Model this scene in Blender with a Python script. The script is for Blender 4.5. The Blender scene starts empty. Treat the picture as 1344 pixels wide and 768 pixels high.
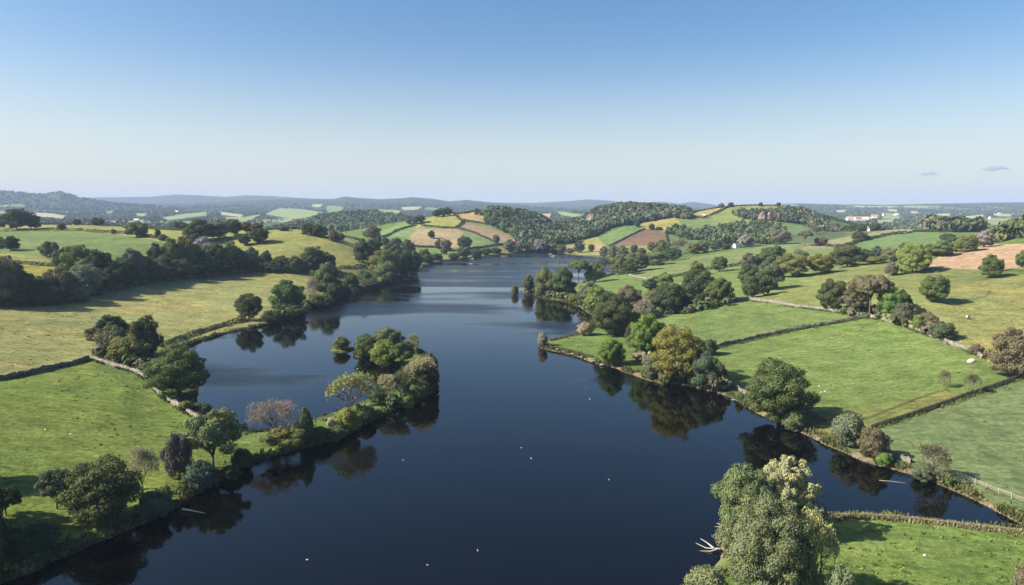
import bpy, math, random
import numpy as np
from mathutils import Vector
R = math.radians
rng = np.random.default_rng(7)
random.seed(7)
S = bpy.context.scene
COL = S.collection

# ------------------------------------------------------------------ camera geometry (photo is 1344 x 768)
F, CX, CY, CAMZ = 900.0, 672.0, 384.0, 60.0
PITCH = math.atan(108.0 / F)
cp, sp = math.cos(PITCH), math.sin(PITCH)

def ray(px, py):
    u, v = (px - CX) / F, (CY - py) / F
    return u, cp + v * sp, -sp + v * cp

def on_plane(px, py, z=0.0):
    a, b, c = ray(px, py)
    k = (z - CAMZ) / c
    return a * k, b * k

def at_depth(px, py, Y):
    a, b, c = ray(px, py)
    k = Y / b
    return a * k, Y, CAMZ + c * k

def project(X, Y, Z):
    d = Y * cp - (Z - CAMZ) * sp
    h = Y * sp + (Z - CAMZ) * cp
    d = np.maximum(d, 1e-3)
    return CX + F * X / d, CY - F * h / d

# ------------------------------------------------------------------ object helpers
def tag(o, label=None, cat=None, group=None, kind=None):
    if label: o['label'] = label
    if cat: o['category'] = cat
    if group: o['group'] = group
    if kind: o['kind'] = kind
    return o

def link(o, parent=None):
    COL.objects.link(o)
    if parent is not None: o.parent = parent
    return o

def empty(name, loc, rz=0.0, scale=(1, 1, 1)):
    o = bpy.data.objects.new(name, None)
    o.empty_display_size = 1
    o.location = loc
    o.rotation_euler = (0, 0, rz)
    o.scale = scale
    return link(o)

def mesh_np(name, V, Fq, mat=None, col=None, smooth=False):
    V = np.asarray(V, dtype=np.float32).reshape(-1, 3)
    Fq = np.asarray(Fq, dtype=np.int32)
    n = Fq.shape[1]
    me = bpy.data.meshes.new(name)
    me.vertices.add(len(V)); me.vertices.foreach_set('co', V.ravel())
    me.loops.add(Fq.size); me.loops.foreach_set('vertex_index', Fq.ravel())
    me.polygons.add(len(Fq))
    me.polygons.foreach_set('loop_start', np.arange(0, Fq.size, n, dtype=np.int32))
    me.polygons.foreach_set('loop_total', np.full(len(Fq), n, dtype=np.int32))
    if smooth: me.polygons.foreach_set('use_smooth', np.ones(len(Fq), dtype=bool))
    me.update(calc_edges=True)
    if col is not None:
        c = np.ones((len(V), 4), dtype=np.float32)
        c[:, :col.shape[1]] = col
        at = me.color_attributes.new('Col', 'FLOAT_COLOR', 'POINT')
        at.data.foreach_set('color', c.ravel())
    if mat: me.materials.append(mat)
    return me

class MB:
    """collects boxes, tubes and loose polygons; build() links them as one mesh object"""
    def __init__(s): s.v, s.f = [], []
    def poly(s, pts, faces):
        b = len(s.v); s.v += [tuple(p) for p in pts]; s.f += [tuple(b + i for i in f) for f in faces]
    def box(s, c, d, rz=0.0, taper=1.0):
        cx, cy, cz = c; a, b, h = d[0] / 2, d[1] / 2, d[2] / 2
        co, si = math.cos(rz), math.sin(rz); P = []
        for k, t in ((-1, 1.0), (1, taper)):
            for x, y in ((-a, -b), (a, -b), (a, b), (-a, b)):
                x, y = x * t, y * t
                P.append((cx + x * co - y * si, cy + x * si + y * co, cz + k * h))
        s.poly(P, [(3, 2, 1, 0), (4, 5, 6, 7), (0, 1, 5, 4), (1, 2, 6, 5), (2, 3, 7, 6), (3, 0, 4, 7)])
    def tube(s, pts, rad, n=6):
        pts = [Vector(p) for p in pts]; rings = []
        for i, p in enumerate(pts):
            d = (pts[min(i + 1, len(pts) - 1)] - pts[max(i - 1, 0)]).normalized()
            a = d.orthogonal().normalized(); b = d.cross(a)
            rings.append([p + (a * math.cos(2 * math.pi * k / n) + b * math.sin(2 * math.pi * k / n)) * rad[i] for k in range(n)])
        base = len(s.v)
        for r in rings: s.v += [tuple(q) for q in r]
        for i in range(len(rings) - 1):
            for k in range(n):
                s.f.append((base + i * n + k, base + i * n + (k + 1) % n, base + (i + 1) * n + (k + 1) % n, base + (i + 1) * n + k))
        s.f.append(tuple(base + k for k in range(n))[::-1])
        s.f.append(tuple(base + (len(rings) - 1) * n + k for k in range(n)))
    def mesh(s, name, mat, smooth=False):
        me = bpy.data.meshes.new(name); me.from_pydata(s.v, [], s.f); me.update()
        if smooth: me.polygons.foreach_set('use_smooth', [True] * len(me.polygons))
        me.materials.append(mat); return me
    def build(s, name, mat, parent=None, smooth=False):
        return link(bpy.data.objects.new(name, s.mesh(name, mat, smooth)), parent)

# ------------------------------------------------------------------ value noise (numpy)
_perm = np.random.default_rng(3).random((256, 256)).astype(np.float32)
def vnoise(x, y):
    xi, yi = np.floor(x).astype(int), np.floor(y).astype(int)
    fx, fy = x - xi, y - yi
    fx = fx * fx * (3 - 2 * fx); fy = fy * fy * (3 - 2 * fy)
    g = lambda i, j: _perm[i & 255, j & 255]
    return (g(xi, yi) * (1 - fx) + g(xi + 1, yi) * fx) * (1 - fy) + (g(xi, yi + 1) * (1 - fx) + g(xi + 1, yi + 1) * fx) * fy
def fbm(x, y, o=4):
    s = 0; a = 1.0; t = 0
    for i in range(o):
        s = s + a * vnoise(x * 2 ** i + 17.3 * i, y * 2 ** i + 9.1 * i); t += a; a *= .5
    return s / t
def sstep(a, b, x):
    t = np.clip((x - a) / (b - a), 0, 1); return t * t * (3 - 2 * t)
def in_poly(P, x, y):
    P = np.asarray(P, float); r = np.zeros(np.shape(x), bool); j = len(P) - 1
    for i in range(len(P)):
        xi, yi = P[i]; xj, yj = P[j]
        if yi != yj:
            r ^= ((yi > y) != (yj > y)) & (x < (xj - xi) * (y - yi) / (yj - yi) + xi)
        j = i
    return r
def smooth_line(P, n=4, closed=False):
    P = np.asarray(P, float); out = []
    N = len(P)
    for i in range(N if closed else N - 1):
        if closed: a, b, c, d = P[i - 1], P[i], P[(i + 1) % N], P[(i + 2) % N]
        else: a, b, c, d = P[max(i - 1, 0)], P[i], P[i + 1], P[min(i + 2, N - 1)]
        for k in range(n):
            t = k / n
            out.append(.5 * ((2 * b) + (c - a) * t + (2 * a - 5 * b + 4 * c - d) * t * t + (3 * b - a - 3 * c + d) * t ** 3))
    if not closed: out.append(P[-1])
    return np.array(out)

# ------------------------------------------------------------------ lake outline (water's edge as seen, taken to z = 0)
LAKE_PX = [(10,764),(50,746),(100,724),(150,702),(200,682),(240,662),(285,632),(330,610),(370,598),(405,588),(440,575),(480,557),(515,541),
 (545,529),(566,518),(575,503),(574,486),(562,468),(545,457),(522,451),(492,453),(470,458),(462,466),(468,469),(484,469),(492,474),(506,480),
 (526,483),(530,496),(517,510),(494,520),(462,533),(432,544),(402,555),(368,564),(335,569),(305,566),(282,556),(266,545),(258,530),(262,512),
 (264,496),(252,480),(240,470),(233,462),(250,454),(280,443),(310,434),(340,429),(372,422),(400,410),(430,398),(460,389),(490,378),(520,368),
 (548,358),(556,350),(570,345),(600,340),(640,336),(672,333),(700,331),(730,331),(752,335),(780,337),(806,342),(813,347),(812,354),(800,360),(770,370),
 (735,376),(708,381),(700,386),(712,392),(742,396),(765,406),(782,417),(790,427),(778,433),(760,438),(735,445),(712,451),(708,456),(728,461),
 (755,467),(785,478),(810,484),(845,497),(870,503),(905,507),(945,517),(975,530),(1010,550),(1052,568),(1080,582),(1110,594),(1140,607),(1175,617),
 (1220,631),(1262,648),(1300,668),(1340,690),(1352,697),(1342,697),(1300,692),(1220,684),(1150,677),(1090,678),(1040,682),(985,690),(945,704),(938,735),(905,775)]
lake = [on_plane(*p) for p in LAKE_PX]
lake = list(lake) + [(26, 100), (10, 60), (0, 0), (0, -230), (-190, -230), (-160, 0), (-118, 70)]
lake = smooth_line(lake, 4, True)
_l = np.cumsum(np.r_[0, np.hypot(*np.diff(lake, axis=0).T)])
lake[:, 0] += (fbm(_l * .09, _l * 0 + 3.3, 3) - .5) * 3.0
lake[:, 1] += (fbm(_l * .09, _l * 0 + 8.3, 3) - .5) * 3.0
# two low islets
ISLETS = []
for (px, py, r) in ((449, 459, 5.5), (692, 383, 6.0), (677, 386, 2.5)):
    c = on_plane(px, py); ISLETS.append((c[0], c[1], r))

def _sd_exact(x, y):
    ax, ay = lake[:, 0], lake[:, 1]; bx, by = np.roll(ax, -1), np.roll(ay, -1)
    out = np.empty(len(x))
    for s in range(0, len(x), 20000):
        qx, qy = x[s:s + 20000], y[s:s + 20000]; best = np.full(len(qx), 1e9)
        for k in range(len(ax)):
            dx, dy = bx[k] - ax[k], by[k] - ay[k]; L = dx * dx + dy * dy + 1e-9
            t = np.clip(((qx - ax[k]) * dx + (qy - ay[k]) * dy) / L, 0, 1)
            np.minimum(best, (qx - ax[k] - t * dx) ** 2 + (qy - ay[k] - t * dy) ** 2, out=best)
        sd = np.sqrt(best)
        sd = np.where(in_poly(lake, qx, qy), -sd, sd)
        for (cx, cy, r) in ISLETS:
            sd = np.maximum(sd, r - np.hypot(qx - cx, (qy - cy) * .8))
        out[s:s + 20000] = sd
    return out
_sx = np.arange(-420, 421, 5.0); _sy = np.arange(-240, 1261, 5.0)
_gx, _gy = np.meshgrid(_sx, _sy, indexing='ij')
_SD = _sd_exact(_gx.ravel(), _gy.ravel()).reshape(_gx.shape)
def lake_sd(X, Y):
    """signed distance to the water's edge, positive on land"""
    X = np.asarray(X, float); Y = np.asarray(Y, float); sh = X.shape; x = X.ravel(); y = Y.ravel()
    fi = np.clip((x - _sx[0]) / 5, 0, len(_sx) - 1.001); fj = np.clip((y - _sy[0]) / 5, 0, len(_sy) - 1.001)
    i = fi.astype(int); j = fj.astype(int); fi = fi - i; fj = fj - j
    out = (_SD[i, j] * (1 - fi) + _SD[i + 1, j] * fi) * (1 - fj) + (_SD[i, j + 1] * (1 - fi) + _SD[i + 1, j + 1] * fi) * fj
    out = np.where((y > 1250) | (np.abs(x) > 415), 300.0, out)
    k = np.nonzero(np.abs(out) < 9)[0]
    if len(k): out[k] = _sd_exact(x[k], y[k])
    return out.reshape(sh)

# ------------------------------------------------------------------ terrain heights
Zc = [(0,720,2),(60,700,1.5),(150,660,1.5),(0,600,5.5),(100,600,4),(200,570,2.5),(0,505,8),(60,487,6),(118,473,4),(190,505,2.5),(250,560,1.5),
 (-150,600,9),(-250,520,14),(400,560,1.2),(470,545,1.2),(540,500,1.5),(510,458,1.2),(0,440,9),(100,440,6),(200,430,4),(300,405,4),(380,385,5),
 (420,372,6),(0,405,12),(75,400,11),(150,380,12),(200,371,12),(250,363,12),(334,357,12),(430,358,9),(450,380,2),(480,368,3),(520,362,2),
 (0,345,25),(100,335,27),(200,335,24),(0,330,29),(300,320,30),(300,335,22),(350,345,18),(400,345,17),(440,340,18),(488,348,12),(440,353,12),
 (500,362,3),(530,355,2),(930,460,3),(870,440,2),(817,358,2),(880,342,4),(1200,720,.8),(1344,768,1.2),(1100,768,1),(1344,705,.6),(1150,563,1.7)]
Yc = [(0,303,733),(100,305,714),(215,317,615),(50,296,800),(160,298,800),(230,303,780),(345,304,680),(400,303,690),(470,322,680),(470,315,720),
 (545,292,1150),(576,285,1200),(600,282,1230),(625,278.5,1240),(650,281,1270),(598,300,1120),(556,312,1030),(620,318,1010),(640,328,960),(510,310,1080),
 (600,331,950),(668,326,980),(670,310,1080),(690,285,1350),(720,302,1400),(745,314,1400),(497,317,950),(540,325,950),
 (456,276,2000),(486,277,2000),(516,285,1950),(430,287,1950),
 (780,285,1500),(774,295,1470),(800,281,1550),(840,281,1600),(880,285,1600),(900,289,1600),(770,305,1350),(800,300,1350),(740,318,1150),
 (740,322,1050),(782,311,1120),(790,325,1000),(824,296,1200),(845,300,1170),(873,305,1120),(850,322,1000),(812,324,990),(885,286,1270),(930,284,1270),
 (947,272.5,1350),(985,270,1330),(1022,271,1300),(1050,276,1270),(1080,288,1230),(1105,303,1180),(960,300,1130),(920,303,1130),(960,320,900),(900,318,1000),
 (1000,292,1170),(1010,300,1120),(1040,302,1080),(930,330,830),(975,323,880),
 (870,346,700),(960,332,760),(1060,320,800),(860,367,540),(930,355,580),(1005,345,600),(1077,320,850),(1130,309,900),(1195,301,950),(1240,305,900),
 (1140,335,640),(1230,322,700),(1100,325,760),(1052,340,620),(1112,349,520),(1197,356,430),(1040,362,480),(980,390,400),(915,400,390),(1010,378,430),
 (1213,351,440),(1250,330,520),(1344,318,520),(1300,322,530),(1344,350,400),(1290,353,410),(1235,335,560),(1290,324,640),(1330,308,650),
 (1226,397,310),(1140,417,305),(965,393,380),(1288,470,235),(1335,497,215),(1344,450,255),(1344,400,310),(1270,520,200),(1344,600,160),(1344,655,140),
 (1200,480,240),(1050,490,240)]
Pc = [(50,1200,22),(200,1200,16),(-200,1200,30),(400,1000,14),(490,800,8),(450,860,10),(740,1500,5),(745,1900,10),(560,1500,22),(620,1600,28),(500,1400,12),
 (470,1600,10),(470,2400,20),(820,2000,28),(900,2100,20),(985,1700,32),(1100,1600,12),(1600,200,15),(1600,400,35),(1800,300,40),(1600,700,40),(1600,1200,28),
 (1200,1250,12),(1330,1200,16),(-300,250,16),(-300,400,30),(-300,700,50),(-300,1200,40),(100,2200,15),(300,1800,12),(672,2200,14),(1250,2200,15),(1600,2200,20),(-300,2200,25),(1000,2300,15)]
ctl = []
for px, py, z in Zc:
    x, y = on_plane(px, py, z); ctl.append((x / y, math.log(y), z))
for px, py, Y in Yc:
    x, y, z = at_depth(px, py, Y); ctl.append((x / y, math.log(y), z))
for px, Y, z in Pc: ctl.append(((px - CX) / F, math.log(Y), z))
for x, y in lake[::6]:
    if y > 70 : ctl.append((x / y, math.log(y), .6))
ctl = np.array(ctl)
def _tps(r2): return .5 * r2 * np.log(r2 + 1e-12)
n = len(ctl)
A = np.zeros((n + 3, n + 3)); A[:n, :n] = _tps((ctl[:, None, 0] - ctl[None, :, 0]) ** 2 + (ctl[:, None, 1] - ctl[None, :, 1]) ** 2)
A[:n, :n] += np.eye(n) * 4e-4
A[:n, n] = 1; A[:n, n + 1:] = ctl[:, :2]; A[n:, :n] = A[:n, n:].T
W = np.linalg.solve(A, np.r_[ctl[:, 2], 0, 0, 0])
GU = np.linspace(-1.25, 1.25, 400); GV = np.linspace(math.log(60), math.log(2600), 420)
uu, vv = np.meshgrid(GU, GV, indexing='ij')
G = np.full(uu.shape, W[n]) + W[n + 1] * uu + W[n + 2] * vv
for k in range(n): G += W[k] * _tps((uu - ctl[k, 0]) ** 2 + (vv - ctl[k, 1]) ** 2)
G = np.clip(G, .5, 110)
def base_h(X, Y):
    Ys = np.maximum(Y, 60.0)
    u = np.clip(X / Ys, -1.249, 1.249); v = np.clip(np.log(Ys), GV[0], GV[-1] - 1e-6)
    fi = (u - GU[0]) / (GU[1] - GU[0]); fj = (v - GV[0]) / (GV[1] - GV[0])
    i = np.clip(fi.astype(int), 0, len(GU) - 2); j = np.clip(fj.astype(int), 0, len(GV) - 2); fi = fi - i; fj = fj - j
    return (G[i, j] * (1 - fi) + G[i + 1, j] * fi) * (1 - fj) + (G[i, j + 1] * (1 - fi) + G[i + 1, j + 1] * fi) * fj
# far ridges: crest line in the photograph at a depth
RIDGES = [
 (5200, 900, [(-400,250),(0,253),(60,258),(85,255),(110,262),(150,269),(200,273),(300,285),(600,290),(1344,288),(1800,285)]),
 (6600, 1100, [(-400,268),(0,268),(130,272),(250,270),(330,266),(400,264),(440,264),(455,261),(475,263),(500,264.5),(530,263),(542,261.5),(570,264),(590,267),(612,265),(640,268),(700,274),(800,280),(960,279),(1000,274),(1050,270),(1100,271),(1150,272.5),(1200,271),(1260,270.5),(1300,269),(1344,268.5),(1500,270),(1800,272)]),
 (9600, 1500, [(-400,262),(130,262),(200,261),(235,258),(265,259),(300,261),(325,259),(360,260),(420,264),(600,268),(700,269),(740,267),(770,264.5),(800,266),(830,271),(845,268.5),(865,267.5),(890,270),(905,267.5),(925,270),(945,273),(1000,271),(1040,269.5),(1100,270.5),(1150,271.5),(1200,270.5),(1300,268.5),(1344,268),(1800,266)]),
 (3600, 420, [(-400,292),(300,294),(520,290),(640,288),(680,284),(760,279),(800,281),(900,290),(1040,286),(1110,284),(1150,282),(1260,284),(1300,282),(1344,283),(1800,282)]),
]
def height(X, Y, sd=None):
    X = np.asarray(X, float); Y = np.asarray(Y, float)
    near = base_h(X, Y)
    px = CX + F * X / np.maximum(Y, 200)
    far = -6 + 40 * fbm(X / 800 + 31, Y / 800 + 7, 3) + 62 * sstep(2300, 6500, Y)
    for D, w, cr in RIDGES:
        cr = np.array(cr); cy = np.interp(px, cr[:, 0], cr[:, 1]) - (2.5 if D > 5000 else 0)
        zc = CAMZ + D * (-sp + (CY - cy) / F * cp) / (cp + (CY - cy) / F * sp)
        g = np.exp(-((Y - D) / w) ** 2) ** np.where(Y > D, .6, 1)
        far = np.maximum(far, zc * g + far * (1 - g)) + 0
        far = far + (fbm(X / 260 + D, Y / 260, 3) - .5) * 14 * g * (Y > 3000) * .5
    w = sstep(math.log(1750), math.log(2500), np.log(np.maximum(Y, 1)))
    z = near * (1 - w) + far * w
    z = z + 8 * sstep(770, 778, px) * sstep(900, 845, px) * sstep(1390, 1440, Y) * sstep(1760, 1660, Y)
    z = z + (fbm(X / 38, Y / 38, 3) - .5) * np.clip(z * .12, 0, 2.2)
    if sd is None: sd = lake_sd(X, Y)
    bank = .12 + .75 * (1 - np.exp(-np.maximum(sd, 0) / .9))
    land = np.maximum(bank + (z - .6) * sstep(0, 22, sd), .12 + 0 * z)
    land = land + (fbm(X / 6.0, Y / 6.0, 2) - .5) * .35 * sstep(1, 6, sd) * (Y < 900)
    return np.where(sd > 0, land, -.35 - np.minimum(-sd * .3, 3.0))
def hgt(x, y): return float(height(np.array([x]), np.array([y]))[0])

def at(px, py, Y0=70, Y1=11000):
    """photo point -> point on the terrain (nearest hit, else closest approach inside the depth range)"""
    Ys = np.exp(np.linspace(math.log(Y0), math.log(Y1), 700))
    a, b, c = ray(px, py)
    X = a / b * Ys; Z = CAMZ + c / b * Ys
    D = Z - height(X, Ys)
    hit = np.nonzero(D < 0)[0]
    i = hit[0] if len(hit) else int(np.argmin(D / Ys))
    if len(hit) and i > 0:
        t = D[i - 1] / (D[i - 1] - D[i]); Y = Ys[i - 1] + t * (Ys[i] - Ys[i - 1])
    else: Y = Ys[i]
    x = a / b * Y
    return x, float(Y), hgt(x, Y)
# ------------------------------------------------------------------ materials
def new_mat(name):
    m = bpy.data.materials.new(name); m.use_nodes = True
    nt = m.node_tree; nt.nodes.clear()
    return m, nt, nt.nodes.new, nt.links.new
def simple_mat(name, col, rough=.8, var=.25, scale=3.0, bump=0.0, objcol=False, col2=None):
    m, nt, N, L = new_mat(name)
    out = N('ShaderNodeOutputMaterial'); b = N('ShaderNodeBsdfPrincipled'); L(b.outputs[0], out.inputs[0])
    b.inputs['Roughness'].default_value = rough; b.inputs['Specular IOR Level'].default_value = .2
    tc = N('ShaderNodeTexCoord'); no = N('ShaderNodeTexNoise'); no.inputs['Scale'].default_value = scale; no.inputs['Detail'].default_value = 4
    L(tc.outputs['Object'], no.inputs['Vector'])
    mr = N('ShaderNodeMapRange'); mr.inputs[1].default_value = .3; mr.inputs[2].default_value = .7
    mr.inputs[3].default_value = 1 - var; mr.inputs[4].default_value = 1 + var; L(no.outputs[0], mr.inputs[0])
    mx = N('ShaderNodeMix'); mx.data_type = 'RGBA'; mx.blend_type = 'MULTIPLY'; mx.inputs[0].default_value = 1
    if objcol:
        oi = N('ShaderNodeObjectInfo'); L(oi.outputs['Color'], mx.inputs[6])
    elif col2:
        m2 = N('ShaderNodeMix'); m2.data_type = 'RGBA'; m2.inputs[6].default_value = (*col, 1); m2.inputs[7].default_value = (*col2, 1)
        n2 = N('ShaderNodeTexNoise'); n2.inputs['Scale'].default_value = scale * .35; L(tc.outputs['Object'], n2.inputs['Vector'])
        r2 = N('ShaderNodeMapRange'); r2.inputs[1].default_value = .4; r2.inputs[2].default_value = .6; L(n2.outputs[0], r2.inputs[0]); L(r2.outputs[0], m2.inputs[0])
        L(m2.outputs[2], mx.inputs[6])
    else: mx.inputs[6].default_value = (*col, 1)
    L(mr.outputs[0], mx.inputs[7]); L(mx.outputs[2], b.inputs['Base Color'])
    if bump:
        bp = N('ShaderNodeBump'); bp.inputs['Strength'].default_value = 1; bp.inputs['Distance'].default_value = bump
        L(no.outputs[0], bp.inputs['Height']); L(bp.outputs[0], b.inputs['Normal'])
    return m

# land: the colour of each field comes with the terrain ('Col'; alpha = how rough and tussocky), fine variation from noise
def land_material():
    m, nt, N, L = new_mat('grass_and_soil')
    out = N('ShaderNodeOutputMaterial'); b = N('ShaderNodeBsdfPrincipled'); L(b.outputs[0], out.inputs[0])
    b.inputs['Roughness'].default_value = .95; b.inputs['Specular IOR Level'].default_value = .05
    at_ = N('ShaderNodeAttribute'); at_.attribute_name = 'Col'
    ge = N('ShaderNodeNewGeometry')
    def noise(sc, det=4, rough=.6, stretch=None):
        n = N('ShaderNodeTexNoise'); n.inputs['Scale'].default_value = sc; n.inputs['Detail'].default_value = det; n.inputs['Roughness'].default_value = rough
        if stretch:
            mp = N('ShaderNodeMapping'); mp.inputs['Scale'].default_value = stretch; mp.inputs['Rotation'].default_value = (0, 0, .6); L(ge.outputs['Position'], mp.inputs['Vector']); L(mp.outputs[0], n.inputs['Vector'])
        else: L(ge.outputs['Position'], n.inputs['Vector'])
        return n
    def rng_(src, a, b_, c, d):
        r = N('ShaderNodeMapRange'); L(src, r.inputs[0])
        for i, v in enumerate((a, b_, c, d)): r.inputs[i + 1].default_value = v
        return r.outputs[0]
    def mul(x, y):
        q = N('ShaderNodeMath'); q.operation = 'MULTIPLY'; L(x, q.inputs[0])
        if isinstance(y, float): q.inputs[1].default_value = y
        else: L(y, q.inputs[1])
        return q.outputs[0]
    fine = noise(.75, 6, .75); mid = noise(.11, 5, .65); big = noise(.022, 3, .55); streak = noise(.42, 5, .7, (.4, 1.5, 1))
    v = mul(rng_(fine.outputs[0], .3, .7, .58, 1.42), rng_(mid.outputs[0], .3, .7, .76, 1.24))
    v = mul(v, rng_(streak.outputs[0], .32, .68, .72, 1.28))
    mx = N('ShaderNodeMix'); mx.data_type = 'RGBA'; mx.blend_type = 'MULTIPLY'; mx.inputs[0].default_value = 1
    L(at_.outputs['Color'], mx.inputs[6]); L(v, mx.inputs[7])
    dry = N('ShaderNodeMix'); dry.data_type = 'RGBA'; dry.blend_type = 'MULTIPLY'; dry.inputs[7].default_value = (1.28, 1.03, .98, 1)
    f = mul(rng_(big.outputs[0], .46, .62, 0, 1), rng_(mid.outputs[0], .35, .6, .15, 1.)); f = mul(f, rng_(at_.outputs['Alpha'], 0, 1, .0, 1.))
    L(f, dry.inputs[0]); L(mx.outputs[2], dry.inputs[6])
    # lush darker patches
    lush = N('ShaderNodeMix'); lush.data_type = 'RGBA'; lush.blend_type = 'MULTIPLY'; lush.inputs[7].default_value = (.74, .86, .8, 1)
    b2 = noise(.045, 3, .6); L(rng_(b2.outputs[0], .52, .66, 0, .75), lush.inputs[0]); L(dry.outputs[2], lush.inputs[6])
    hue = noise(.009, 4, .6); fin = N('ShaderNodeMix'); fin.data_type = 'RGBA'; fin.blend_type = 'MULTIPLY'; fin.inputs[0].default_value = 1
    L(lush.outputs[2], fin.inputs[6]); L(rng_(hue.outputs[0], .3, .7, .84, 1.16), fin.inputs[7]); L(fin.outputs[2], b.inputs['Base Color'])
    bp = N('ShaderNodeBump'); bp.inputs['Strength'].default_value = 1; L(rng_(at_.outputs['Alpha'], 0, 1, .25, .9), bp.inputs['Distance'])
    ad = N('ShaderNodeMath'); ad.operation = 'ADD'; L(mul(fine.outputs[0], .7), ad.inputs[0]); L(streak.outputs[0], ad.inputs[1])
    L(ad.outputs[0], bp.inputs['Height']); L(bp.outputs[0], b.inputs['Normal'])
    return m

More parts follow.
